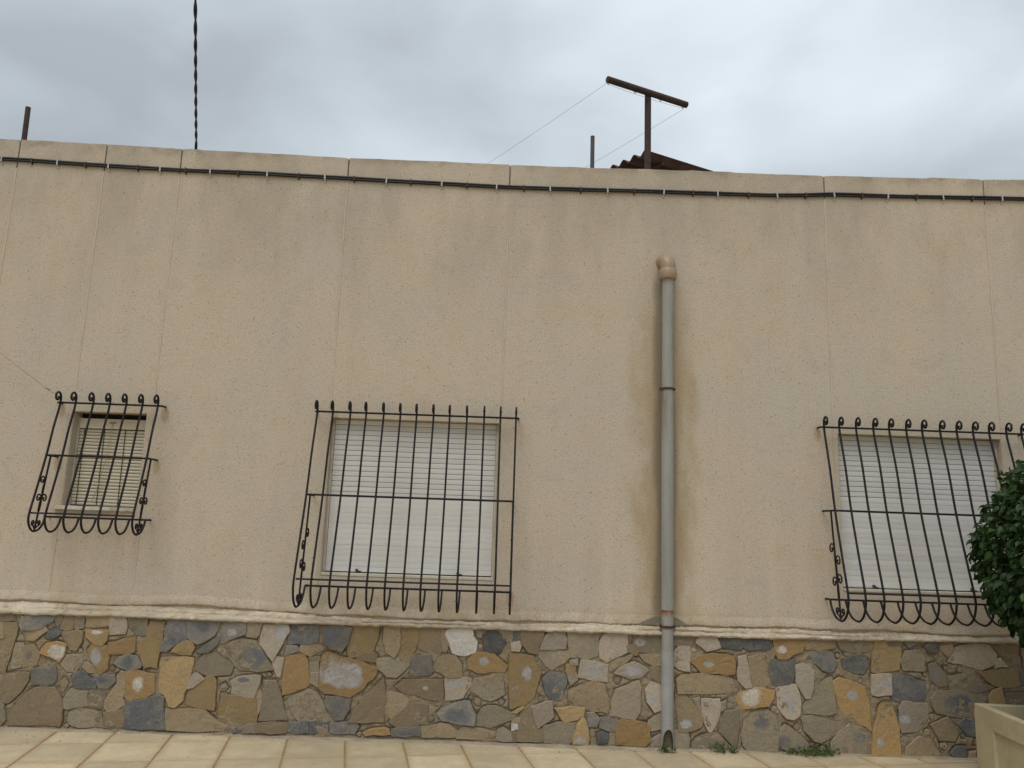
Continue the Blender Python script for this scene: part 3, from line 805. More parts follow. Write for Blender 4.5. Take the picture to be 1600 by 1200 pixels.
('s',[(2.373,0.602),(2.438,0.632),(2.52,0.624),(2.54,0.581),(2.506,0.529),(2.452,0.535),(2.38,0.559)],None),
('g',[(2.384,0.655),(2.485,0.66),(2.484,0.645),(2.393,0.637)],None),
('o',[(2.586,0.687),(2.765,0.7),(2.753,0.562),(2.725,0.553),(2.57,0.539)],None),
('o',[(2.598,0.741),(2.662,0.743),(2.678,0.707),(2.596,0.7)],None),
('g',[(2.685,0.742),(2.772,0.749),(2.77,0.71),(2.687,0.708)],None),
('p',[(2.565,0.513),(2.688,0.525),(2.69,0.397),(2.599,0.386),(2.559,0.393)],('p',2.653,0.464,0.032,0.03)),
('p',[(1.914,0.407),(1.951,0.438),(2.046,0.433),(2.07,0.335),(2.063,0.25),(2.026,0.22),(1.973,0.226),(1.925,0.297)],('p',1.993,0.316,0.041,0.077)),
('g',[(2.091,0.302),(2.166,0.381),(2.26,0.487),(2.287,0.496),(2.296,0.428),(2.306,0.275),(2.261,0.256),(2.099,0.26)],None),
('g',[(2.076,0.225),(2.144,0.246),(2.358,0.21),(2.328,0.149),(2.201,0.078),(2.156,0.085),(2.096,0.15)],None),
('O',[(2.304,0.462),(2.341,0.489),(2.431,0.466),(2.511,0.434),(2.537,0.307),(2.544,0.163),(2.404,0.235),(2.347,0.293),(2.319,0.377)],('p',2.419,0.38,0.038,0.034)),
('O',[(2.541,0.004),(2.562,0.156),(2.61,0.318),(2.643,0.346),(2.692,0.339),(2.729,0.186),(2.733,0.002)],('p',2.603,0.09,0.031,0.032)),
('g',[(1.929,0.12),(1.962,0.18),(2.024,0.14),(2.111,0.075),(2.119,0.034),(1.985,0.013),(1.914,0.044)],('s',1.942,0.078,0.045,0.038)),
('g',[(2.272,0.071),(2.347,0.158),(2.402,0.193),(2.512,0.137),(2.502,0.011),(2.341,-0.002),(2.279,0.022)],('m',2.461,0.111,0.045,0.038)),
('s',[(2.699,0.363),(2.706,0.449),(2.728,0.51),(2.778,0.518),(2.917,0.481),(2.915,0.369),(2.734,0.36)],None),
('g',[(2.769,0.614),(2.805,0.676),(2.896,0.684),(2.926,0.637),(2.917,0.558),(2.789,0.555)],None),
('s',[(2.935,0.715),(2.973,0.743),(3.027,0.736),(3.015,0.683),(2.96,0.672)],None),
('b',[(3.04,0.719),(3.119,0.739),(3.126,0.708),(3.087,0.659)],None),
('p',[(3.135,0.704),(3.219,0.733),(3.375,0.738),(3.421,0.678),(3.412,0.617),(3.309,0.579),(3.22,0.602),(3.098,0.625)],None),
('m',[(2.799,0.746),(2.863,0.752),(2.871,0.731),(2.825,0.712)],None),
('g',[(2.955,0.594),(3.01,0.605),(3.061,0.537),(3.075,0.469),(3.02,0.458),(2.968,0.5)],('m',3.006,0.535,0.036,0.043)),
('g',[(3.079,0.538),(3.215,0.533),(3.321,0.485),(3.392,0.461),(3.318,0.437),(3.1,0.435)],None),
('o',[(3.29,0.561),(3.51,0.585),(3.572,0.553),(3.576,0.484),(3.52,0.469),(3.393,0.478),(3.35,0.503)],None),
('p',[(3.427,0.635),(3.451,0.649),(3.493,0.602),(3.411,0.593)],None),
('m',[(3.578,0.57),(3.638,0.581),(3.631,0.494),(3.585,0.493)],None),
('g',[(2.961,0.379),(3.009,0.424),(3.354,0.434),(3.341,0.382),(3.289,0.287),(3.243,0.269),(3.108,0.273),(3.054,0.28),(2.991,0.287)],('s',3.139,0.346,0.1,0.06)),
('o',[(3.381,0.439),(3.437,0.458),(3.457,0.36),(3.356,0.357)],None),
('g',[(3.471,0.429),(3.625,0.425),(3.618,0.331),(3.464,0.326)],None),
('p',[(2.744,0.305),(2.769,0.348),(2.931,0.34),(2.926,0.251),(2.859,0.169),(2.759,0.157),(2.745,0.237)],('p',2.781,0.238,0.045,0.042)),
('b',[(2.951,0.209),(3.062,0.259),(3.095,0.214),(3.128,0.164),(3.098,0.113),(3.008,0.118)],None),
('s',[(3.132,0.223),(3.178,0.25),(3.249,0.235),(3.244,0.151),(3.19,0.157)],None),
('b',[(2.769,0.011),(2.781,0.061),(2.865,0.131),(2.945,0.108),(2.994,0.034),(2.983,-0.004),(2.76,-0.006)],None),
('s',[(3.075,0.037),(3.113,0.071),(3.167,0.073),(3.173,0.031),(3.153,-0.003),(3.091,0.004)],None),
('b',[(3.2,0.04),(3.237,0.05),(3.233,-0.009),(3.189,-0.002)],None),
]

# ------------------------------------------------------------------ ground and pavement
WL = {}


def parent_loc(p):
    return WL.get(p.name, Vector(p.location))


def reg(o, loc=(0, 0, 0)):
    WL[o.name] = Vector(loc)
    return o


g = MB().add([(-300, -300, -0.010), (300, -300, -0.010), (300, 300, -0.010), (-300, 300, -0.010)], [(0, 1, 2, 3)])
ground = g.build('ground', M['ground'])
ground['kind'] = 'structure'

pav = MB().add([(-6.5, -3.9, -0.005), (6.5, -3.9, -0.005), (6.5, 0.1, -0.005), (-6.5, 0.1, -0.005)], [(0, 1, 2, 3)]).build('pavement', M['bed'])
pav['kind'] = 'structure'
reg(pav)
TH = math.radians(10.5)
E1 = Vector((math.cos(TH), math.sin(TH), 0))
E2 = Vector((-math.sin(TH), math.cos(TH), 0))
TU, TV = 0.373, 0.425


def tile_mesh():
    a, b, c = TU / 2 - 0.006, TV / 2 - 0.006, 0.004
    vs = []
    for (x, y) in ((-a, -b), (a, -b), (a, b), (-a, b)):
        vs += [(x, y, -0.03), (x, y, -c * 0.8), (x * (1 - c / a), y * (1 - c / b), 0)]
    fs = [(2, 5, 8, 11)]
    for i in range(4):
        j = (i + 1) % 4
        fs += [(3 * i, 3 * j, 3 * j + 1, 3 * i + 1), (3 * i + 1, 3 * j + 1, 3 * j + 2, 3 * i + 2)]
    return mesh('tile', vs, fs)


tm = tile_mesh()
for i in range(-16, 18):
    for j in range(-9, 4):
        c = E1 * (-2.45 + TU * (i + 0.5)) + E2 * (0.155 - TV * 0.5 + TV * j)
        if not (-4.5 < c.x < 4.5 and -3.2 < c.y < 0.24):
            continue
        o = link('tile', tm, M['tile'], pav, (c.x, c.y, RND.uniform(-0.0012, 0.0012)))
        o.rotation_euler = (RND.uniform(-.003, .003), RND.uniform(-.003, .003), TH + RND.uniform(-.004, .004))

# cement haunching where the paving meets the plinth
fb = MB()
n = 260
for k in range(n + 1):
    x = -4.6 + 9.2 * k / n
    w = 0.018 + 0.055 * max(0.0, noise.noise(Vector((x * 0.7 + 3, 0, 0))) + 0.35) + 0.018 * noise.noise(Vector((x * 9, 2, 0)))
    w = max(0.012, w)
    fb.v += [(x, -0.045 - w, -0.003), (x, -0.045 - w * 0.8, 0.006 + 0.003 * noise.noise(Vector((x * 14, 7, 0)))),
             (x, -0.05, 0.014 + 0.007 * noise.noise(Vector((x * 6, 9, 0)))), (x, -0.02, 0.016)]
    if k:
        b = 4 * k
        for q in range(3):
            fb.f.append((b - 4 + q, b + q, b + q + 1, b - 3 + q))
fb.f = [tuple(reversed(f)) for f in fb.f] if False else fb.f
fb.build('cement_haunch', M['fillet'], pav, smooth=True)

# ------------------------------------------------------------------ house
PARA = [(-6.5, 4.22), (-3.878, 4.188), (-3.081, 4.174), (-2.509, 4.162), (-1.942, 4.154), (-1.238, 4.139), (-0.631, 4.141), (-0.013, 4.135), (0.635, 4.136),
        (1.515, 4.146), (1.69, 4.146), (1.72, 4.139), (2.374, 4.145), (3.16, 4.154), (3.20, 4.163), (3.605, 4.164), (3.927, 4.175), (6.5, 4.21)]
house = thing('house', 'single-storey house with beige render walls above a rubble stone plinth', 'house')
reg(house)
SEAMS = [-6.2, -4.95, -3.72, -3.067, -2.499, -1.235, -0.011, 2.384, 3.609, 4.84, 6.2]
HOLES = {3: (-3.055, -2.540, 1.455, 2.130), 5: (-1.222, -0.025, 1.050, 2.150), 7: (2.418, 3.597, 1.058, 2.163)}
GAP = 0.0045


def panel(idx):
    x0, x1 = SEAMS[idx] + GAP, SEAMS[idx + 1] - GAP
    hole = HOLES.get(idx)
    xs = [x0, x1] + (list(hole[:2]) if hole else [])
    k = int((x1 - x0) / 0.055)
    xs += [x0 + (x1 - x0) * i / k for i in range(1, k)]
    xs = sorted(xs)
    q = [xs[0]]
    for x in xs[1:]:
        if x - q[-1] < 0.0015:
            continue
        q.append(x)
    xs = q
    zs = [0.70] + (list(hole[2:]) if hole else []) + [4.0, None]

    def zt(x):
        t = prof(PARA, x) + 0.004 * noise.noise(Vector((x * 9, 1.7, 0))) + 0.0025 * noise.noise(Vector((x * 38, 5, 0)))
        d = min(abs(x - x0), abs(x - x1))
        return t - max(0, 0.012 - d) * 0.4 * RND.random()
    bm = bmesh.new()
    grid = []
    for x in xs:
        top = zt(x)
        grid.append([bm.verts.new((x, 0.0, top if z is None else z)) for z in zs])
    for a in range(len(xs) - 1):
        for b in range(len(zs) - 1):
            if hole and b == 1 and hole[0] - 1e-4 <= xs[a] and xs[a + 1] <= hole[1] + 1e-4:
                continue
            bm.faces.new((grid[a][b], grid[a + 1][b], grid[a + 1][b + 1], grid[a][b + 1]))
    r = bmesh.ops.extrude_face_region(bm, geom=bm.faces[:])
    nv = [e for e in r['geom'] if isinstance(e, bmesh.types.BMVert)]
    bmesh.ops.translate(bm, verts=nv, vec=(0, 0.2, 0))
    bmesh.ops.recalc_face_normals(bm, faces=bm.faces[:])
    me = bpy.data.meshes.new('wall_panel')
    bm.to_mesh(me)
    bm.free()
    o = link('wall_panel', me, M['render'], house)
    return bevel_obj(o, 0.004, 2)


for i in range(len(SEAMS) - 1):
    panel(i)
for s in SEAMS[1:-1]:
    b = MB()
    k = 60
    for q in range(k + 1):
        z = 0.70 + (3.955 - 0.70) * q / k
        w = GAP + 0.0015
        yy = -0.0018 + 0.0015 * noise.noise(Vector((s * 3, z * 6, 0)))
        b.v += [(s - w, 0.05, z), (s - w, yy, z), (s + w, yy, z), (s + w, 0.05, z)]
        if q:
            c = 4 * q
            for e in range(3):
                b.f.append((c - 4 + e, c - 3 + e, c + 1 + e, c + e))
    b.build('joint_filler', M['joint'], house)
    zt = prof(PARA, s) - 0.006
    MB().box(s - GAP - .001, s + GAP + .001, 0.012, 0.16, 3.956, zt).build('joint_filler', M['joint_shade'], house)  # strip coloured dark as the shade of an open joint
# the rest of the shell: side walls, back wall, flat roof behind the parapet
MB().box(-6.2, -6.0, 0.202, 7.0, -0.05, 4.15).build('side_wall', M['render'], house)
MB().box(6.0, 6.2, 0.202, 7.0, -0.05, 4.15).build('side_wall', M['render'], house)
MB().box(-6.2, 6.2, 7.002, 7.2, -0.05, 4.15).build('rear_wall', M['render'], house)
MB().box(-5.998, 5.998, 0.203, 6.998, 3.62, 3.84).build('roof', M['roof'], house)

# plinth: mortar core with every stone set in it
ZB = [(-6.5, 0.742), (-3.34, 0.740), (-2.48, 0.742), (-1.62, 0.736), (-0.75, 0.738), (0.11, 0.741), (0.99, 0.739), (1.86, 0.737), (2.74, 0.752), (3.35, 0.759), (6.5, 0.76)]
plinth = reg(link('plinth', bpy.data.meshes.new('plinth'), M['mortar'], house))


EDGE = []
GROW = 0.010


def stone_geo(P, proud, seed):
    """outline P in wall x, z -> slab with ragged edges and a rounded arris"""
    rr = random.Random(seed)
    ar = sum(P[i][0] * P[(i + 1) % len(P)][1] - P[(i + 1) % len(P)][0] * P[i][1] for i in range(len(P)))
    if ar < 0:
        P = P[::-1]
    R = []
    for i in range(len(P)):
        a, c = Vector(P[i]), Vector(P[(i + 1) % len(P)])
        L = (c - a).length
        m = max(1, min(4, int(round(L / 0.045))))
        R.append(a)
        for k in range(1, m):
            nn = Vector((-(c - a).y, (c - a).x)).normalized()
            R.append(a.lerp(c, k / m) + nn * rr.uniform(-0.006, 0.006))
    # knock the sharp corners off a little
    n = len(R)
    R = [R[i] + Vector((rr.uniform(-.003, .003), rr.uniform(-.003, .003))) for i in range(n)]
    cx = sum(p.x for p in R) / n
    cz = sum(p.y for p in R) / n
    ctr = Vector((cx, cz))
    R = [ctr + (p - ctr) * (1 + GROW / max(0.02, (p - ctr).length)) for p in R]
    EDGE.extend(R)
    for i in range(n):
        for q in (0.25, 0.5, 0.75):
            EDGE.append(R[i].lerp(R[(i + 1) % n], q))

    def inset(p, d):
        v = p - ctr
        L = v.length
        return ctr + v * max(0.25, (L - d) / L)
    tilt = (rr.uniform(-.05, .05), rr.uniform(-.05, .05))
    vs, fs = [], []
    for p in R:
        q = inset(p, 0.004)
        h = -0.5 * proud + 0.004 * rr.uniform(-1, 1)
        vs.append((p.x, -0.03, p.y))
        vs.append((p.x, -0.046 - 0.72 * proud, p.y))
        q = inset(p, rr.uniform(0.002, 0.006))
        dy = (q.x - cx) * tilt[0] + (q.y - cz) * tilt[1]
        vs.append((q.x, -0.046 - proud * rr.uniform(0.86, 1.08) + dy, q.y))
        q = inset(p, 0.35 * (p - ctr).length)
        vs.append((q.x, -0.046 - proud * rr.uniform(0.92, 1.08) + dy * 0.6, q.y))
    vs.append((cx, -0.046 - proud * rr.uniform(0.95, 1.1), cz))
    for i in range(n):
        j = (i + 1) % n
        for k in range(3):
            fs.append((4 * i + k, 4 * j + k, 4 * j + k + 1, 4 * i + k + 1))
        fs.append((4 * i + 3, 4 * j + 3, 4 * n))
    return vs, fs


KIND = {None: 0.0, 'w': 0.05, 'p': 0.45, 'm': 0.70, 's': 1.0}
for i, (t, P, core) in enumerate(STONES):
    proud = {'g': 0.010, 'b': 0.012}.get(t, 0.014) + random.Random(i).uniform(-0.003, 0.006)
    vs, fs = stone_geo(P, proud, i)
    if core:
        org = Vector((core[1], 0, core[2]))
    else:
        org = Vector((sum(p[0] for p in P) / len(P), 0, sum(p[1] for p in P) / len(P)))
    me = mesh('stone', [Vector(v) - org for v in vs], fs, False)
    o = link('stone', me, M[t], plinth, org)
    if core:
        o.color = (core[3], core[4], KIND[core[0]], 1)
    else:
        o.color = (0.001, 0.001, 0.0, 1)


def filler_stones(x0, x1, seed):
    """the same rubble going on outside the picture"""
    rr = random.Random(seed)
    out = []
    z = 0.0
    rows = [0.0, 0.17, 0.36, 0.55, 0.735]
    for a, c in zip(rows, rows[1:]):
        x = x0 + rr.uniform(-.05, .05)
        while x < x1:
            w = rr.uniform(0.13, 0.30)
            P = [(x + rr.uniform(.008, .03), a + rr.uniform(.005, .03)), (x + w * .5, a + rr.uniform(.0, .03)), (x + w - rr.uniform(.008, .03), a + rr.uniform(.005, .03)),
                 (x + w - rr.uniform(0, .03), (a + c) / 2), (x + w - rr.uniform(.008, .03), c - rr.uniform(.005, .03)), (x + rr.uniform(.008, .03), c - rr.uniform(.005, .03))]
            out.append(P)
            x += w
    return out


for (xa, xb, sd) in ((-4.2, -3.44, 3), (3.62, 4.3, 4)):
    for P in filler_stones(xa, xb, sd):
        t = RND.choice('obggbmspgo')
        vs, fs = stone_geo(P, 0.013, int(P[0][0] * 1000))
        org = Vector((P[0][0] + .08, 0, P[0][1] + .08))
        o = link('stone', mesh('stone', [Vector(v) - org for v in vs], fs), M[t], plinth, org)
        o.color = (0.001, 0.001, 0.0, 1)
fmb = {t: MB() for t in 'bgos'}
for (xa, xb, sd) in ((-6.15, -4.35, 5), (4.35, 6.15, 6)):
    for P in filler_stones(xa, xb, sd):
        vs, fs = stone_geo(P, 0.013, int(P[0][0] * 1000))
        fmb[RND.choice('bgos')].add(vs, fs)
for t in 'bgos':
    o = fmb[t].build('stone_rubble', M[t], plinth)
    o['kind'] = 'stuff'

# small chips wedged into the wider joints between the traced stones
def inside(x, z, P):
    r = False
    for i in range(len(P)):
        (x1, z1), (x2, z2) = P[i], P[i - 1]
        if (z1 > z) != (z2 > z) and x < (x2 - x1) * (z - z1) / (z2 - z1) + x1:
            r = not r
    return r


def seg_dist(x, z, P):
    best = 9.0
    for i in range(len(P)):
        a, c = Vector(P[i]), Vector(P[i - 1])
        d = c - a
        t = max(0, min(1, (Vector((x, z)) - a).dot(d) / max(1e-9, d.dot(d))))
        best = min(best, (a + d * t - Vector((x, z))).length)
    return best


rc = random.Random(77)
BOX = [(min(p[0] for p in P) - .06, max(p[0] for p in P) + .06, min(p[1] for p in P) - .06, max(p[1] for p in P) + .06, P) for (t, P, c) in STONES]
chips = []
tries = 0
while len(chips) < 64 and tries < 9000:
    tries += 1
    x, z = rc.uniform(-3.35, 3.3), rc.uniform(0.03, 0.715)
    d = min(z - 0.005, 0.74 - z)
    ok = True
    for (a, c, e, f, P) in BOX:
        if a < x < c and e < z < f:
            if inside(x, z, P):
                ok = False
                break
            d = min(d, seg_dist(x, z, P) - GROW)
    if not ok:
        continue
    for (cx, cz, cr) in chips:
        d = min(d, math.hypot(cx - x, cz - z) - cr)
    if d < 0.017:
        continue
    d = min(d * 0.97, 0.05)
    chips.append((x, z, d))
    m = rc.choice((4, 5, 5, 6))
    a0 = rc.uniform(0, 6.28)
    P = [(x + d * rc.uniform(.8, 1.02) * math.cos(a0 + 6.283 * k / m + rc.uniform(-.25, .25)), z + d * rc.uniform(.8, 1.02) * math.sin(a0 + 6.283 * k / m + rc.uniform(-.25, .25))) for k in range(m)]
    GROW_OLD, GROW = GROW, 0.0
    vs, fs = stone_geo(P, rc.uniform(.004, .009), 900 + len(chips))
    GROW = GROW_OLD
    org = Vector((x, 0, z))
    o = link('stone', mesh('stone', [Vector(v) - org for v in vs], fs), M[rc.choice('bbggmpb')], plinth, org)
    o.color = (0.001, 0.001, 0.0, 1)

# mortar face: pointed roughly flush, cracked back along many stone edges
from mathutils.kdtree import KDTree
kd = KDTree(len(EDGE))
for i, p in enumerate(EDGE):
    kd.insert((p.x, p.y, 0), i)
kd.balance()
b = MB()
cols = [-6.2 + 0.04 * i for i in range(40)] + [-4.6 + 0.0072 * i for i in range(1278)] + [4.6 + 0.04 * i for i in range(41)]
nx, nz = len(cols) - 1, 104
for i, x in enumerate(cols):
    top = prof(ZB, x)
    for j in range(nz + 1):
        z = lerp(-0.05, top, j / nz)
        v = Vector((x * 7, z * 7, 3.3))
        y = -0.053 - 0.007 * noise.noise(v) - 0.006 * noise.noise(v * 3.1) - 0.004 * noise.noise(v * 8)
        d = kd.find((x, z, 0))[2]
        ck = max(0.0, min(1.0, 0.55 + 1.6 * noise.noise(v * 0.9 + Vector((5, 2, 0)))))
        y += 0.024 * ck * max(0.0, 1 - d / 0.0115)
        if j == nz:
            y = 0.0
        b.v.append((x, y, z))
for i in range(nx):
    for j in range(nz):
        a = i * (nz + 1) + j
        b.f.append((a, a + nz + 1, a + nz + 2, a + 1))
plinth.data.from_pydata(b.v, [], b.f)
plinth.data.update()
plinth.data.shade_smooth()

# crumbling plaster ledge between render and plinth
ZT = [(-6.5, 0.812), (-3.39, 0.812), (-2.2, 0.812), (-1.64, 0.808), (-1.35, 0.803), (-1.2, 0.784), (-0.765, 0.778), (0.114, 0.785), (0.996, 0.795), (1.88, 0.796), (2.77, 0.796), (6.5, 0.80)]
b = MB()
nx = 1200
PR = 9
for i in range(nx + 1):
    x = -6.2 + 12.4 * i / nx
    zt = prof(ZT, x) + 0.010 * noise.noise(Vector((x * 2.3, 0, 4))) + 0.006 * noise.noise(Vector((x * 9, 0, 8))) + 0.004 * noise.noise(Vector((x * 31, 0, 2)))
    zb = prof(ZB, x) + 0.004 * noise.noise(Vector((x * 6, 2, 8))) + 0.004 * noise.noise(Vector((x * 24, 2, 2)))
    zt -= 0.010 + 0.016 * max(0.0, noise.noise(Vector((x * 3.1, 4, 4))))
    step = 0.5 + 0.5 * math.tanh(5 * noise.noise(Vector((x * 1.1, 6, 1))))
    pr = [(0.02, zt + 0.012), (-0.004, zt + 0.004), (-0.012 - 0.012 * step, lerp(zb, zt, 0.80)), (-0.026 - 0.020 * step, lerp(zb, zt, 0.66 + .06 * step)),
          (-0.034, lerp(zb, zt, 0.50)), (-0.058, lerp(zb, zt, 0.36)), (-0.072, zb + 0.012), (-0.074, zb - 0.004), (-0.045, zb - 0.012)]
    for k, (y, z) in enumerate(pr):
        v = Vector((x * 12, k * 2.3, 1.1))
        d = 0.011 * noise.noise(v) + 0.008 * noise.noise(v * 2.7) + 0.005 * noise.noise(v * 6.1)
        if k in (0, PR - 1):
            d = 0
        b.v.append((x, y - abs(d), z + d * 0.6))
for i in range(nx):
    for k in range(PR - 1):
        a = i * PR + k
        b.f.append((a, a + 1, a + PR + 1, a + PR))
b.build('ledge', M['ledge'], house, smooth=True)

# ragged lower edge of the render coat, broken back in places
b = MB()
nx = 1200
for i in range(nx + 1):
    x = -6.2 + 12.4 * i / nx
    zt = prof(ZT, x) + 0.004 + 0.020 * noise.noise(Vector((x * 1.7, 3, 0))) + 0.007 * noise.noise(Vector((x * 11, 3, 5))) + 0.005 * noise.noise(Vector((x * 36, 3, 9)))
    th = 0.010 + 0.007 * noise.noise(Vector((x * 5, 8, 0)))
    b.v += [(x, 0.002, zt + 0.075), (x, -0.002 - 0.3 * th, zt + 0.035), (x, -0.003 - th, zt + 0.010), (x, -0.002 - th, zt), (x, 0.004, zt - 0.004)]
    if i:
        c = 5 * i
        for e in range(4):
            b.f.append((c - 5 + e, c - 4 + e, c + 1 + e, c + e))
b.build('render_edge', M['render'], house, smooth=True)

# grey cement patches where the pipe bracket was let into the wall
for P in ([(0.985, 0.800), (1.05, 0.80), (1.13, 0.785), (1.13, 0.853), (1.10, 0.850), (1.04, 0.826)], [(1.205, 0.79), (1.30, 0.792), (1.31, 0.808), (1.26, 0.838), (1.215, 0.855)]):
    vs = [(x, -0.016, z) for x, z in P] + [(x, 0.02, z) for x, z in P]
    m = len(P)
    fs = [tuple(range(m))] + [(i, i + m, (i + 1) % m + m, (i + 1) % m) for i in range(m)]
    MB().add(vs, fs).build('cement_patch', M['cement'], house)


# windows -----------------------------------------------------------
def slat_mesh(w, h, bulge, depth):
    pts = []
    k = 6
    for i in range(k + 1):
        t = i / k
        pts.append((-bulge * math.sin(math.pi * t) ** 0.8, -h * t))
    vs, fs = [], []
    for sx in (-w / 2, w / 2):
        for (y, z) in pts:
            vs.append((sx, y, z))
        vs.append((sx, depth, -h)); vs.append((sx, depth, 0))
    m = k + 3
    for i in range(m):
        j = (i + 1) % m
        fs.append((i, j, m + j, m + i))
    fs.append(tuple(range(m - 1, -1, -1)))
    fs.append(tuple(range(m, 2 * m)))
    return mesh('slat', vs, fs, False)


def window(idx, open_rows, pitch, tiltz):
    x0, x1, z0, z1 = HOLES[idx]
    b = MB()
    # guide rails, head rail and bottom stop as the frame
    b.box(x0 + .001, x0 + .016, 0.046, 0.10, z0 + .022, z1 - .001)
    b.box(x1 - .016, x1 - .001, 0.046, 0.10, z0 + .022, z1 - .001)
    b.box(x0 + .0152, x1 - .0152, 0.085, 0.10, z1 - .024, z1 - .001)
    f = reg(b.build('window', M['frame'], house))
    bevel_obj(MB().box(x0 + .001, x1 - .001, -0.004, 0.12, z0 + .001, z0 + .021).build('sill', M['frame'], f), .003)
    MB().box(x0 + .004, x1 - .004, 0.101, 0.125, z0 + .023, z1 - .002).build('shutter_shade_sheet', M['gap_shade'], f)  # backing sheet, painted dark as the shade in the slat gaps
    w = x1 - x0 - 0.036
    A = slat_mesh(w, pitch - 0.0032, 0.0008, 0.012)
    B = slat_mesh(w, pitch - 0.0003, 0.0006, 0.012)
    z = z1 - 0.004
    k = 0
    while z - pitch > z0 + 0.03:
        o = link('slat', A if k < open_rows else B, M['slat'], f, ((x0 + x1) / 2, 0.066 + RND.uniform(-.0008, .0008), z))
        o.rotation_euler = (0, tiltz * (1 if k < open_rows else .4), 0)
        z -= pitch
        k += 1
    h = z - (z0 + 0.026)
    MB().box(x0 + .018, x1 - .018, 0.056, 0.078, z0 + 0.029, z - 0.001).build('bottom_slat', M['slat'], f)
    for fx in (0.20, 0.79):
        q = MB()
        cx = lerp(x0, x1, fx)
        q.tube([(cx, 0.058, z0 + .040), (cx, 0.032, z0 + .040)], [0.010, 0.008], 8)
        q.box(cx + .006, cx + .03, 0.045, 0.055, z0 + 0.030, z0 + 0.036)
        q.build('stop_knob', M['rusty'], f, smooth=False)
    return f


window(5, 14, 0.0368, 0.0)
window(7, 12, 0.0368, 0.002)

# small window: old roller shutter hanging below its open box
x0, x1, z0, z1 = HOLES[3]
b = MB()
b.box(x0 + .001, x0 + .014, 0.075, 0.12, z0 + .012, z1 - .03)
b.box(x0 + .0132, x1 - .0132, 0.095, 0.12, 2.03, 2.085)
b.box(x1 - .014, x1 - .001, 0.075, 0.12, z0 + .012, z1 - .03)
f = reg(b.build('window', M['frame'], house))
MB().box(x0 + .002, x1 - .002, 0.121, 0.14, z0 + .002, z1 - .002).build('shutter_shade_sheet', M['gap_shade'], f)  # backing sheet with the shade of the shutter box in its colour
bd = MB().box(x0 + .015, x1 - .003, 0.070, 0.092, 2.020, 2.092).build('shutter_board', M['slat_old'], f)
bevel_obj(bd, .003)
q = MB()
for dx in (-.02, -.008, .006, .018):
    q.tube([(-2.802 + dx, 0.071, 2.068 - abs(dx) * .2), (-2.802 + dx, 0.062, 2.066 - abs(dx) * .2)], 0.0035, 6)
q.build('hook', M['rusty'], f)
sm = slat_mesh(x1 - x0 - 0.034, 0.0200, 0.004, 0.006)
z = 2.014
k = 0
while z > z0 + 0.030:
    o = link('slat', sm, M['slat_old'], f, ((x0 + x1) / 2, 0.086, z))
    o.rotation_euler = (RND.uniform(-.03, .03), 0.004 + 0.0004 * k + RND.uniform(-.0015, .0015), 0)
    z -= 0.0237
    k += 1
for cx in (-3.005, -2.862, -2.712):
    MB().tube(catmull([(cx, 0.079, 2.02), (cx + .002, 0.079, 1.75), (cx + .004, 0.079, z0 + 0.02)], 4), 0.0026, 5).build('slat_cord', M['iron'], f)
MB().tube(catmull([(-2.802, 0.064, 2.066), (-2.808, 0.06, 1.95), (-2.822, 0.06, 1.80), (-2.85, 0.06, 1.62), (-2.885, .062, 1.50)], 4), 0.0024, 5).build('pull_cord', M['cord'], f)
# chipped sill slab
b = MB()
n = 26
for i in range(n + 1):
    t = i / n
    x = lerp(x0 - 0.045, x1 - 0.004, t)
    r1, r2 = noise.noise(Vector((x * 25, 0, 0))), noise.noise(Vector((x * 25, 5, 0)))
    ch = 0.012 * max(0, noise.noise(Vector((x * 11, 9, 2)))) + (0.008 if t > 0.72 else 0)
    zt = z0 + 0.012 + 0.002 * r1
    b.v += [(x, 0.118, zt), (x, -0.026 + ch + .003 * r2, zt - ch * .4), (x, -0.03 + ch * 1.6 + .003 * r1, zt - 0.026 + .003 * r2), (x, 0.0, zt - 0.030)]
    if i:
        c = 4 * i
        for e in range(3):
            b.f.append((c - 4 + e, c - 3 + e, c + 1 + e, c + e))
b.f += [(0, 1, 2, 3), tuple(4 * n + e for e in (3, 2, 1, 0))]
b.build('sill', M['sill'], f)


# ------------------------------------------------------------------ window grilles
def spiral(c, r0, r1, a0, turns, sgn, n=20):
    """points in (y, z) winding inwards from angle a0"""
    out = []
    for i in range(n + 1):
        t = i / n
        r = lerp(r0, r1, t ** 0.8)
        a = a0 + sgn * turns * 2 * math.pi * t
        out.append((c[0] + r * math.cos(a), c[1] + r * math.sin(a)))
    return out


def bar_profile(zt, zm, zl, ub, y_t, y_m, y_l, y_b, zback, y_u):
    R = 0.040
    # scroll on top curling away from the wall, then the slanting bar, then the hook back to the wall rail
    sp = [(p[0], zt + 0.034 + (p[1] - zt - 0.034) * 1.08) for p in spiral((y_t - R, zt + 0.034), R, 0.013, 0.0, 1.06, 1, 18)]
    top = [(y_t, zt - 0.0)] + sp
    top = top[::-1]
    low = [(y_t - 0.012, zt - 0.06), (lerp(y_t, y_m, .55), lerp(zt, zm, .5)), (y_m, zm), (lerp(y_m, y_l, .55), lerp(zm, zl, .55)), (y_l, zl + 0.01),
           (y_l - 0.004, lerp(zl, ub, .38)), (lerp(y_l, y_u, .22), lerp(zl, ub, .76)), (lerp(y_l, y_u, .62), lerp(zl, ub, .965)), (y_u, ub), (lerp(y_u, y_b, .42), lerp(ub, zback, .12)),
           (lerp(y_u, y_b, .78), lerp(ub, zback, .48)), (y_b, zback)]
    lowc = catmull([(0, *p) for p in [(y_t, zt)] + low], 4)
    return [(0, *p) for p in top[:-1]] + [tuple(v) for v in lowc]


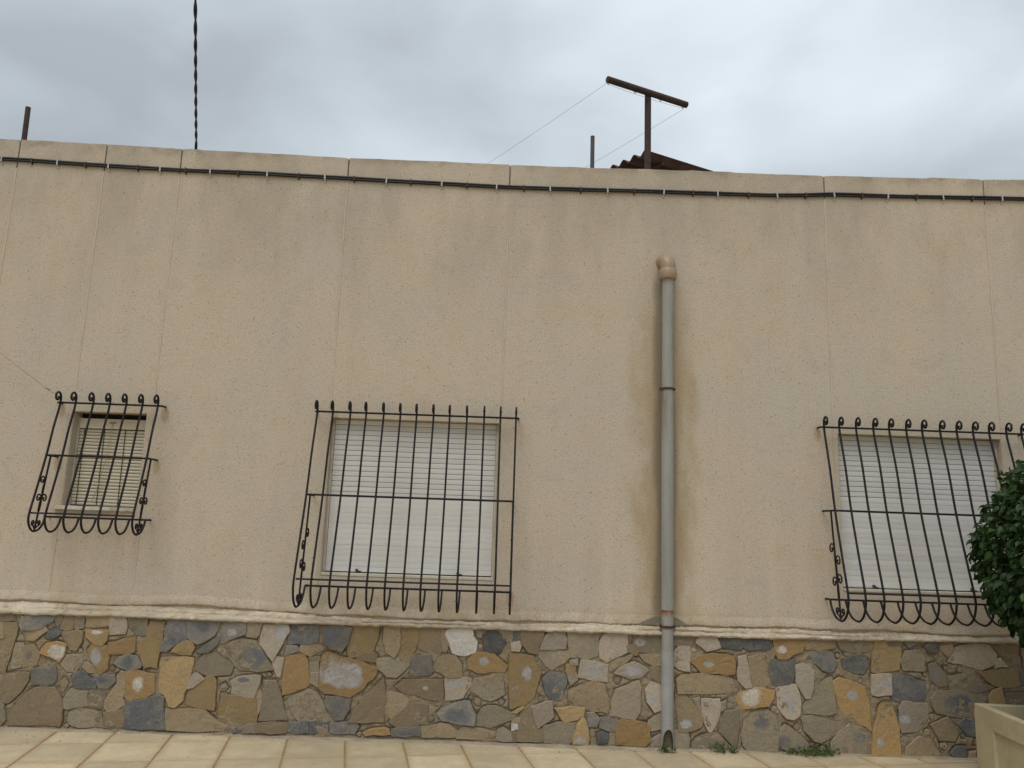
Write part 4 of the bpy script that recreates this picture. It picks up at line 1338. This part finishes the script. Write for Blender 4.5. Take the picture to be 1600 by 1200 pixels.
def grille(xs, zt, zm, zl, ub, y_t, y_m, y_l, y_b, zback, y_u, label, side):
    xa, xb = xs[0], xs[-1]
    t = thing('window_grille', label, 'window grille', ((xa + xb) / 2, 0, ub), 'wrought-iron window grilles')
    reg(t, t.location)
    pr = bar_profile(zt, zm, zl, ub, y_t, y_m, y_l, y_b, zback, y_u)
    me = mesh('bar', *(lambda q: (q.v, q.f))(MB().tube(pr, [0.0108, 0.0095] + [0.0075] * (len(pr) - 2), 6)), True)
    for x in xs:
        o = link('bar', me, M['iron'], t, (x + RND.uniform(-.0025, .0025), 0, 0))
        o.rotation_euler = (0, RND.uniform(-.0025, .0025), RND.uniform(-.015, .015))
    jz = lambda: RND.uniform(-.002, .002)
    # rails with their wall returns
    MB().tube([(xa - .022, 0.01, zt), (xa - .022, y_t + .012, zt), (xa - .012, y_t + .010, zt), (xb + .012, y_t + .010, zt), (xb + .022, y_t + .012, zt), (xb + .022, 0.01, zt)], 0.0070, 6).build('top_rail', M['iron'], t)
    MB().tube([(xa - .004, 0.01, zm), (xa - .004, y_m + .016, zm), (xa + .006, y_m + .010, zm), (xb - .006, y_m + .010, zm), (xb + .004, y_m + .016, zm), (xb + .004, 0.01, zm)], 0.0068, 6).build('middle_rail', M['iron'], t)
    MB().tube([(xa, y_l + .010, zl), (lerp(xa, xb, .5), y_l + .010, zl + jz()), (xb, y_l + .010, zl)], 0.0068, 6).build('lower_rail', M['iron'], t)
    MB().tube([(xa - .004, 0.01, zback), (xa - .004, y_b, zback), (xa + .004, y_b, zback), (xb - .004, y_b, zback), (xb + .004, y_b, zback), (xb + .004, 0.01, zback)], 0.0070, 6).build('wall_rail', M['iron'], t)
    # end panels: a rod between middle rail and hook with paired scrolls
    for x in (xa, xb):
        y0, z0r = y_m * 0.62, zm
        y1, z1r = y_u, ub + 0.008
        MB().tube([(x, y0, z0r), (x, lerp(y0, y1, .5), lerp(z0r, z1r, .5)), (x, y1, z1r)], 0.0066, 6).build('side_rod', M['iron'], t)
        H = z0r - z1r

        def at(fr):
            return (lerp(y1, y0, fr), lerp(z1r, z0r, fr))
        for (fr, s, R) in side:
            cy, cz = at(fr)
            by, bz = at(max(0.02, fr - 0.17))
            if fr > 0.15:
                sp = spiral((cy + s * R * 1.05, cz), R, R * 0.30, math.pi if s > 0 else 0.0, 1.08, -s, 20)
                pts = [(x, by + s * .006, bz), (x, lerp(by, cy, .6) + s * .008, lerp(bz, cz, .6))] + [(x, p[0], p[1]) for p in sp]
            else:
                sp = spiral((cy + s * R * 1.5, cz + R * 0.4), R, R * 0.30, -math.pi * 0.6 if s > 0 else math.pi * 1.6, 1.05, s, 14)
                pts = [(x, y1, z1r + 0.005)] + [(x, p[0], p[1]) for p in sp]
            MB().tube(pts, [0.0052] * (len(pts) - 2) + [0.008, 0.009], 6).build('scroll', M['iron'], t, smooth=True)
    return t


SIDE_BIG = [(0.64, 1, 0.043), (0.53, -1, 0.043), (0.33, 1, 0.043), (0.36, -1, 0.043), (0.06, 1, 0.028), (0.06, -1, 0.028)]
SIDE_SMALL = [(0.66, -1, 0.032), (0.42, 1, 0.034), (0.42, -1, 0.032), (0.08, 1, 0.022), (0.08, -1, 0.022)]
grille([-3.124, -3.011, -2.890, -2.775, -2.660, -2.548, -2.432], 2.182, 1.803, 1.409, 1.288, -0.07, -0.155, -0.26, -0.068, 1.386, -0.175,
       'small black iron grille with seven scrolled bars over the leftmost window', SIDE_SMALL)
grille([-1.304, -1.199, -1.081, -0.962, -0.846, -0.728, -0.606, -0.488, -0.370, -0.247, -0.129, -0.013, 0.091], 2.184, 1.595, 1.046, 0.860, -0.07, -0.205, -0.358, -0.055, 0.982, -0.228,
       'large black iron grille over the middle window, left of the downpipe', SIDE_BIG)
grille([2.292, 2.396, 2.515, 2.636, 2.755, 2.875, 2.997, 3.119, 3.238, 3.360, 3.480, 3.602, 3.708], 2.199, 1.608, 1.072, 0.885, -0.07, -0.213, -0.370, -0.070, 1.007, -0.235,
       'large black iron grille over the right window, partly behind the clipped tree', SIDE_BIG)

# ------------------------------------------------------------------ downpipe
PX, PY, PRAD = 1.1715, -0.070, 0.0435
dp = thing('downpipe', 'grey plastic rainwater downpipe with beige elbow fixed to the wall', 'downpipe', (PX, PY, 0))
reg(dp, dp.location)


def pipe_seg(name, z0, z1, r0, r1, mat, n=28, x=PX, tilt=0.0):
    pts = [(x, PY, z0), (x + tilt * .5, PY, (z0 + z1) / 2), (x + tilt, PY, z1)]
    return MB().tube(pts, [r0, (r0 + r1) / 2, r1], n).build(name, mat, dp, smooth=True)


def smooth_auto(o, deg=40):
    me = o.data
    me.shade_smooth()
    me.set_sharp_from_angle(angle=math.radians(deg))
    return o


smooth_auto(pipe_seg('pipe', 2.425, 3.27, PRAD * 0.94, PRAD * 0.94, M['pipe'], tilt=0.004))
smooth_auto(pipe_seg('pipe', 0.898, 2.428, PRAD, PRAD, M['pipe']))
smooth_auto(pipe_seg('pipe', 0.60, 0.905, PRAD * 0.93, PRAD * 0.93, M['pipe'], x=PX))
# lowest length, with an arched mouth cut in its front
b = MB()
n = 36
r0, r1 = PRAD * 0.97, PRAD * 0.84
px = PX - 0.001
for i in range(n):
    a = 2 * math.pi * i / n
    fr = max(0.0, -math.sin(a))                       # 1 at the front
    cut = 0.004 + 0.135 * max(0.0, (fr - 0.30) / 0.70) ** 0.55 if fr > 0.30 else 0.004
    c, s = math.cos(a), math.sin(a)
    b.v += [(px + r0 * c, PY + r0 * s, 0.632), (px + r0 * c, PY + r0 * s, cut), (px + r1 * c, PY + r1 * s, cut + 0.004), (px + r1 * c, PY + r1 * s, 0.632)]
for i in range(n):
    j = (i + 1) % n
    for e in range(4):
        f2 = (e + 1) % 4
        b.f.append((4 * i + e, 4 * j + e, 4 * j + f2, 4 * i + f2))
lo = b.build('outlet_pipe', M['pipe_new'], dp)
lo.data.materials.append(M['pipe_shade'])
for p in lo.data.polygons:
    if p.index % 4 in (2,):
        p.material_index = 1  # inner faces painted dark for the shaded mouth
smooth_auto(lo)
# elbow: socket collar, bend, stub into the wall
eb = MB()
ez = 3.36
pts = [(PX + .004, PY, 3.262), (PX + .004, PY, ez - 0.02)]
dirw = Vector((-0.28, 0.96, 0)).normalized()
cen = Vector((PX + .004, PY, ez - 0.02)) + dirw * 0.055
for i in range(1, 9):
    a = math.pi / 2 * i / 8
    pts.append(cen - dirw * 0.055 * math.cos(a) + Vector((0, 0, 0.062 * math.sin(a))))
pts.append(pts[-1] + dirw * 0.06)
eb.tube(pts, 0.0550, 24)
smooth_auto(eb.build('elbow', M['elbow'], dp), 50)
cb = MB()
cb.tube([(PX + .004, PY, 3.248), (PX + .004, PY, 3.252), (PX + .004, PY, 3.318), (PX + .004, PY, 3.325)], [0.060, 0.0635, 0.0635, 0.058], 28)
smooth_auto(cb.build('elbow_collar', M['elbow'], dp), 50)


def clamp(z, r, hh):
    q = MB()
    m = 28
    for (rr, zz) in ((r, z - hh), (r + .006, z - hh), (r + .006, z + hh), (r, z + hh)):
        for i in range(m):
            a = 2 * math.pi * i / m
            q.v.append((PX + rr * math.cos(a), PY + rr * math.sin(a), zz))
    for e in range(4):
        f2 = (e + 1) % 4
        for i in range(m):
            j = (i + 1) % m
            q.f.append((e * m + i, e * m + j, f2 * m + j, f2 * m + i))
    o = q.build('clamp', M['rusty'], dp)
    for s in (-1, 1):
        MB().box(PX + s * (r + .004) - .009, PX + s * (r + .004) + .009, PY - 0.004, PY + 0.012, z - hh * 1.4, z + hh * 1.4).build('clamp_bolt', M['rusty'], o)
    MB().box(PX - .006, PX + .006, PY + r, 0.0 if z > .85 else -0.02, z - .004, z + .004).build('bracket', M['rusty'], o)
    return o


clamp(2.432, PRAD, 0.007)
clamp(0.792, PRAD * 0.94, 0.008)

# ------------------------------------------------------------------ cables on and above the wall
CB = [(-6.2, 4.06), (-3.841, 4.019), (-3.049, 3.995), (-2.483, 3.983), (-1.921, 3.980), (-1.223, 3.968), (-0.62, 3.957), (-0.007, 3.946), (0.636, 3.951), (1.169, 3.958), (1.946, 3.961), (2.2, 3.972), (2.433, 3.988), (2.921, 3.993), (3.901, 4.012), (6.2, 4.05)]
wc = thing('wall_cable', 'pair of black cables clipped along the wall just below the parapet', 'cable', (-6.2, -0.02, 4.06))
reg(wc, wc.location)
for dz, dy, sd in ((0.0074, -0.012, 1), (-0.0074, -0.011, 2)):
    pts = []
    for i in range(250):
        x = -6.2 + 12.4 * i / 249
        pts.append((x, dy + 0.002 * noise.noise(Vector((x * 3, sd, 0))), prof(CB, x) + dz + 0.003 * noise.noise(Vector((x * 1.8, sd * 7, 0)))))
    MB().tube(pts, 0.0084, 8).build('cable_strand', M['cable'], wc, smooth=True)


def clip_mesh(tail):
    q = MB()
    q.box(-.005, .005, -0.021, 0.0, 0.013, 0.017)
    q.box(-.005, .005, -0.023, -0.019, -0.015, 0.017)
    q.box(-.005, .005, -0.023, 0.0, -0.019, -0.015)
    q.box(-.0045, .0045, -0.005, 0.0, -0.019 - tail, -0.0192)
    q.tube([(0, -0.004, -0.019 - tail * .7), (0, -0.009, -0.019 - tail * .7)], 0.004, 6)
    return mesh('clip', q.v, q.f)


ca, cd = clip_mesh(0.020), clip_mesh(0.010)
CL = [-5.1, -4.7, -4.25, -3.83, -3.412, -3.029, -2.64, -2.265, -1.837, -1.403, -0.939, -0.522, -0.108, 0.296, 0.731, 1.157, 1.565, 2.017, 2.451, 2.862, 3.283, 3.735, 4.2, 4.65, 5.1]
for a, c in zip(CL, CL[1:] + [5.5]):
    o = link('clip', ca, M['clip'], wc, (a, 0, prof(CB, a) - .004))
    o.rotation_euler = (0, RND.uniform(-.12, .12), 0)
    mdl = (a + c) / 2 + RND.uniform(-.03, .03)
    link('clip', cd, M['rusty'], wc, (mdl, 0, prof(CB, mdl)))

oc = MB()
for s in (0, 1):
    pts, m = [], 520
    for i in range(m + 1):
        d = -0.25 + 16.25 * (i / m) ** 1.25
        x = -2.399 + 0.371 * d
        z = 4.195 - 0.0353 * d + 0.00728 * d * d if d > 0 else 4.195 + 0.9 * d
        a = 2 * math.pi * d / 0.34 + s * math.pi
        w = 0.0052
        pts.append((x + w * math.cos(a) * 0.94, -d + w * math.cos(a) * 0.34, z + w * math.sin(a)))
    oc.tube(pts, 0.0055, 6)
oc = oc.build('overhead_cable', M['cable'], smooth=True)
tag(oc, 'twisted black overhead cable coming down to the parapet at left', 'cable')

lw = MB().tube(catmull([(-3.13, -0.135, 2.235), (-3.20, -0.132, 2.272), (-3.576, -0.10, 2.521), (-4.15, -0.06, 2.93), (-4.7, 0.0, 3.35)], 6), 0.0032, 5)
lw.tube([(-3.205, -0.132, 2.275), (-3.20, -0.132, 2.272), (-3.17, -0.133, 2.256)], 0.0065, 5)
lw = lw.build('tie_wire', M['cord'], smooth=True)
tag(lw, 'thin slack wire tied to the corner scroll of the small window grille', 'wire')

# ------------------------------------------------------------------ things on the roof
tp = thing('clothesline_post', 'rusty brown T-shaped clothesline post standing on the roof', 'post', (1.326, 1.6, 3.84))
reg(tp, tp.location)
MB().tube([(1.326, 1.6, 3.84), (1.326, 1.6, 5.685)], 0.032, 12).build('upright', M['rust_pole'], tp, smooth=False)
smooth_auto(MB().tube([(0.889, 1.352, 5.690), (1.75, 1.764, 5.690)], 0.032, 14).build('crossbar', M['rust_pole'], tp))
for fr in (0.012, 0.34, 0.66, 0.95):
    c = Vector((0.889, 1.352, 5.661)).lerp(Vector((1.75, 1.764, 5.661)), fr)
    q = MB()
    q.tube([c + Vector((0, 0, .012)), c + Vector((.012, .004, -.008)), c + Vector((0, 0, -.024)), c + Vector((-.012, -.004, -.008)), c + Vector((0, 0, .012))], 0.0045, 5)
    q.build('hook', M['rust_pole'], tp)


def sag(a, c, s, n=14):
    a, c = Vector(a), Vector(c)
    return [a.lerp(c, i / n) - Vector((0, 0, s * 4 * (i / n) * (1 - i / n))) for i in range(n + 1)]


w1 = MB().tube(sag((0.881, 1.34, 5.64), (-1.40, 4.80, 5.64), 0.03), 0.0014, 4).build('clothesline', M['wire'])
tag(w1, 'thin wire running from the left end of the rooftop crossbar', 'wire')
w2 = MB().tube(sag((1.716, 1.758, 5.64), (-0.41, 5.15, 5.64), 0.03), 0.0014, 4).build('clothesline', M['wire'])
tag(w2, 'thin wire running from the right end of the rooftop crossbar', 'wire')
w3 = MB().tube(sag((0.90, 1.357, 5.640), (1.71, 1.745, 5.640), 0.012), 0.0014, 4).build('clothesline', M['wire'])
tag(w3, 'thin wire hanging along the underside of the rooftop crossbar', 'wire')
# the post at the far end of the lines, hidden behind the parapet
ps = MB().tube([(0.722, 1.0, 3.84), (0.719, 1.0, 4.911)], 0.019, 10).build('roof_post', M['grey_pole'])
tag(ps, 'short grey post standing on the roof left of the T-shaped post', 'post')
ps = MB().tube([(-4.20, 0.8, 3.84), (-4.221, 0.8, 4.871)], 0.0215, 12).build('roof_post', M['rust_pole'])
tag(ps, 'short reddish brown pole on the roof at far left', 'post')

cp = thing('corrugated_canopy', 'brown corrugated canopy sheet on the roof behind the T-shaped post', 'canopy', (1.7, 2.5, 3.84))
reg(cp, cp.location)
A = Vector((1.325, 1.745, 5.15))
U = Vector((0.884, 0.468, 0)).normalized()
V = Vector((-0.603, 0.798, 0)).normalized()
b = MB()
nu, nv = 6, 120
for side in (0, 1):
    for i in range(nv + 1):
        v = 1.8 * i / nv
        h = 0.028 * math.cos(2 * math.pi * v / 0.150)
        for j in range(nu + 1):
            p = A + V * v + U * (1.7 * j / nu) + Vector((0, 0, h - 0.007 * side))
            b.v.append(tuple(p))
m1 = (nv + 1) * (nu + 1)
for i in range(nv):
    for j in range(nu):
        a = i * (nu + 1) + j
        b.f.append((a, a + 1, a + nu + 2, a + nu + 1))
        b.f.append((m1 + a, m1 + a + nu + 1, m1 + a + nu + 2, m1 + a + 1))
for i in range(nv):
    a = i * (nu + 1)
    b.f.append((a, a + nu + 1, m1 + a + nu + 1, m1 + a))
    a += nu
    b.f.append((a, m1 + a, m1 + a + nu + 1, a + nu + 1))
for j in range(nu):
    b.f.append((j, m1 + j, m1 + j + 1, j + 1))
    a = nv * (nu + 1) + j
    b.f.append((a, a + 1, m1 + a + 1, m1 + a))
b.build('sheet', M['sheet'], cp, smooth=False)
for (v, u) in ((0.2, 0.25), (1.6, 0.25), (0.2, 1.5), (1.6, 1.5)):
    p = A + V * v + U * u
    MB().tube([(p.x, p.y, 3.84), (p.x, p.y, 5.11)], 0.022, 8).build('post', M['rust_pole'], cp)
for u in (0.25, 1.5):
    a, c = A + V * 0.02 + U * u, A + V * 1.78 + U * u
    MB().tube([(a.x, a.y, 5.10), (c.x, c.y, 5.10)], 0.020, 8).build('beam', M['rust_pole'], cp)

# ------------------------------------------------------------------ planter and clipped tree
PL = (3.44, -1.0)
PH, PW = 0.444, 0.95
pt = thing('planter', 'square cream concrete planter with recessed side panels in front of the plinth', 'planter', (PL[0], PL[1], 0))
reg(pt, pt.location)
rotp = Matrix.Translation((PL[0], PL[1], 0)) @ Matrix.Rotation(math.radians(-3.5), 4, 'Z')


def tf(vs, mtx):
    return [tuple(mtx @ Vector(v)) for v in vs]


hw = PW / 2
q = MB()
for k in range(4):
    mk = rotp @ Matrix.Rotation(k * math.pi / 2, 4, 'Z')
    zt, iu, z0, z1, dp_ = PH - 0.03, 0.20, 0.09, 0.325, 0.018
    vs = [(-hw, -hw, -0.002), (hw, -hw, -0.002), (hw, -hw, zt), (-hw, -hw, zt),
          (-hw + iu, -hw, z0), (hw - iu, -hw, z0), (hw - iu, -hw, z1), (-hw + iu, -hw, z1),
          (-hw + iu + .006, -hw + dp_, z0 + .006), (hw - iu - .006, -hw + dp_, z0 + .006), (hw - iu - .006, -hw + dp_, z1 - .006), (-hw + iu + .006, -hw + dp_, z1 - .006)]
    fs = []
    for i in range(4):
        j = (i + 1) % 4
        fs += [(i, j, 4 + j, 4 + i), (4 + i, 4 + j, 8 + j, 8 + i)]
    fs.append((8, 9, 10, 11))
    MB().add(tf(vs, mk), fs).build('planter_side', M['planter'], pt)
q = MB()
ri = hw - 0.052
vs, fs = [], []
for (rr, zz) in ((hw, PH - .0302), (hw + .0, PH), (ri, PH), (ri - .004, 0.2)):
    vs += [(-rr, -rr, zz), (rr, -rr, zz), (rr, rr, zz), (-rr, rr, zz)]
for e in range(3):
    for i in range(4):
        j = (i + 1) % 4
        fs.append((4 * e + i, 4 * e + j, 4 * e + 4 + j, 4 * e + 4 + i))
ro = q.add(tf(vs, rotp), fs).build('rim', M['planter'], pt)
bevel_obj(ro, 0.006, 2)
q = MB()
m = 14
for i in range(m + 1):
    for j in range(m + 1):
        x, y = lerp(-ri, ri, i / m), lerp(-ri, ri, j / m)
        q.v.append(tuple(rotp @ Vector((x, y, 0.335 + 0.02 * noise.noise(Vector((x * 8, y * 8, 0)))))))
for i in range(m):
    for j in range(m):
        a = i * (m + 1) + j
        q.f.append((a, a + m + 1, a + m + 2, a + 1))
q.build('soil', M['soil'], pt, smooth=True)

TC = Vector((3.535, -0.885, 1.358))
tr = thing('ficus_tree', 'dark green clipped ball-shaped tree growing in the cream planter', 'tree', (PL[0], PL[1], 0.33))
reg(tr, tr.location)
rt = random.Random(21)
q = MB()
q.tube(catmull([(PL[0], PL[1], 0.30), (PL[0] + .01, PL[1] + .005, 0.55), (PL[0] + .04, PL[1] - .01, 0.85), (TC.x, TC.y, TC.z - .1)], 5), [0.042 - 0.018 * i / 15 for i in range(16)], 10)
for i in range(26):
    a = rt.uniform(0, 6.28)
    e = rt.uniform(-0.5, 1.3)
    d = Vector((math.cos(a) * math.cos(e), math.sin(a) * math.cos(e), math.sin(e)))
    s = TC + Vector((0, 0, rt.uniform(-.35, .0)))
    q.tube(catmull([s, s + d * 0.25 + Vector((0, 0, .04)), TC + d * 0.52], 3), [0.014, .012, .011, .009, .007, .006, .004], 5)
q.build('trunk', M['bark'], tr, smooth=True)


def crown():
    vs, fs = [], []
    n = 0
    shoots = [(Vector((rt.gauss(0, 1), rt.gauss(0, 1), rt.gauss(0, 1) + .3)).normalized(), rt.uniform(.03, .09)) for i in range(46)]
    while n < 8200:
        d = Vector((rt.gauss(0, 1), rt.gauss(0, 1), rt.gauss(0, 1))).normalized()
        lump = 0.565 + 0.05 * noise.noise(d * 2.6 + Vector((4, 1, 0))) + 0.05 * noise.noise(d * 6.0)
        if noise.noise(d * 5.0 + Vector((9, 3, 2))) < -0.42 and rt.random() < .7:
            continue
        r = lump * (1.0 - 0.30 * rt.random() ** 1.8) + (rt.uniform(0, .03) if rt.random() < .12 else 0)
        if n < 46 * 6:
            d, ext = shoots[n // 6]
            r = 0.56 + ext * (n % 6) / 5
        p = TC + Vector((d.x * r, d.y * r, d.z * r * 1.14))
        L = rt.uniform(0.046, 0.074)
        W = L * rt.uniform(0.25, 0.32)
        # the leaf tip hangs outwards and down
        ax = (d * rt.uniform(0.35, 1.0) + Vector((0, 0, -1)) * rt.uniform(0.3, 1.1) + Vector((rt.gauss(0, .35), rt.gauss(0, .35), rt.gauss(0, .3)))).normalized()
        sd = ax.cross(d + Vector((rt.gauss(0, .35), rt.gauss(0, .35), rt.gauss(0, .35))))
        if sd.length < 1e-3:
            continue
        sd.normalize()
        up = sd.cross(ax).normalized()
        if up.dot(d) < 0:
            up = -up
        droop = rt.uniform(0.1, 0.35) * L
        fold = W * rt.uniform(0.2, 0.55)
        b0 = len(vs)
        mid = p + ax * L * 0.5 + up * droop * 0.5
        tip = p + ax * L - up * droop * 0.45
        q1, q2 = p + ax * L * 0.28 + up * droop * 0.3, p + ax * L * 0.68 + up * droop * 0.25
        vs += [p, q1 + sd * W * .9 + up * fold, q2 + sd * W * .82 + up * fold, tip, q2 - sd * W * .82 + up * fold, q1 - sd * W * .9 + up * fold, mid]
        fs += [(b0, b0 + 1, b0 + 6), (b0 + 1, b0 + 2, b0 + 6), (b0 + 2, b0 + 3, b0 + 6), (b0 + 3, b0 + 4, b0 + 6), (b0 + 4, b0 + 5, b0 + 6), (b0 + 5, b0, b0 + 6)]
        n += 1
    return mesh('crown', vs, fs, True)


link('crown', crown(), M['leaf'], tr)


# ------------------------------------------------------------------ weeds and grit at the foot of the wall
def weed(spots, label, seed):
    rr = random.Random(seed)
    vs, fs = [], []
    for (x, y, hgt, cnt, spread) in spots:
        for i in range(cnt):
            a = rr.uniform(0, 6.28)
            e = rr.uniform(0.15, 1.3)
            d = Vector((math.cos(a) * math.cos(e), min(0.15, math.sin(a) * math.cos(e)), math.sin(e)))
            base = Vector((x + rr.gauss(0, spread), y + rr.gauss(0, spread * .25), 0.004))
            p = base + d * hgt * rr.uniform(0.2, 0.9)
            L = rr.uniform(0.014, 0.028)
            ax = (d + Vector((rr.gauss(0, .5), rr.gauss(0, .5), rr.gauss(0, .4)))).normalized()
            sd = ax.cross(Vector((0, -1, 0.5)) + Vector((rr.gauss(0, .4), 0, rr.gauss(0, .4)))).normalized()
            k = len(vs)
            vs += [p, p + ax * L * .5 + sd * L * .3, p + ax * L, p + ax * L * .5 - sd * L * .3, base, base + Vector((.002, 0, 0)), p + Vector((.001, 0, 0))]
            fs += [(k, k + 1, k + 2), (k, k + 2, k + 3), (k + 4, k + 5, k + 6, k)]
    o = link('weed', mesh('weed', vs, fs), M['weed'])
    return tag(o, label, 'weed', 'weeds along the foot of the wall')


weed([(1.13, -0.125, 0.035, 36, 0.018), (1.19, -0.125, 0.022, 16, 0.015)], 'tiny green weed at the mouth of the downpipe', 1)
weed([(1.515, -0.09, 0.06, 40, 0.016), (1.60, -0.085, 0.03, 22, 0.018)], 'small green weed clump just right of the downpipe foot', 2)
weed([(2.00, -0.085, 0.045, 34, 0.03), (2.12, -0.10, 0.05, 70, 0.045), (2.20, -0.09, 0.075, 75, 0.03)], 'largest spreading weed clump, between the downpipe and the planter', 3)

rr = random.Random(31)
b = MB()
for i in range(130):
    x = rr.uniform(-4.3, 3.0)
    y = -0.06 - abs(rr.gauss(0, 0.10)) if rr.random() < .75 else -rr.uniform(0.1, 1.2)
    s = rr.uniform(0.003, 0.009)
    z0 = 0.0
    a = rr.uniform(0, 3.14)
    c, sn = math.cos(a), math.sin(a)
    P = [(-s, -s * .6, 0), (s, -s * .5, 0), (s * .8, s * .6, 0), (-s * .7, s * .7, 0), (0.1 * s, 0, s * 1.1)]
    b.add([(x + u * c - v * sn, y + u * sn + v * c, z0 + w + 0.0015) for u, v, w in P], [(0, 1, 4), (1, 2, 4), (2, 3, 4), (3, 0, 4)])
o = b.build('grit', M['debris'])
o['kind'] = 'stuff'
tag(o, 'scattered pale grit and chips on the paving along the wall', 'grit')
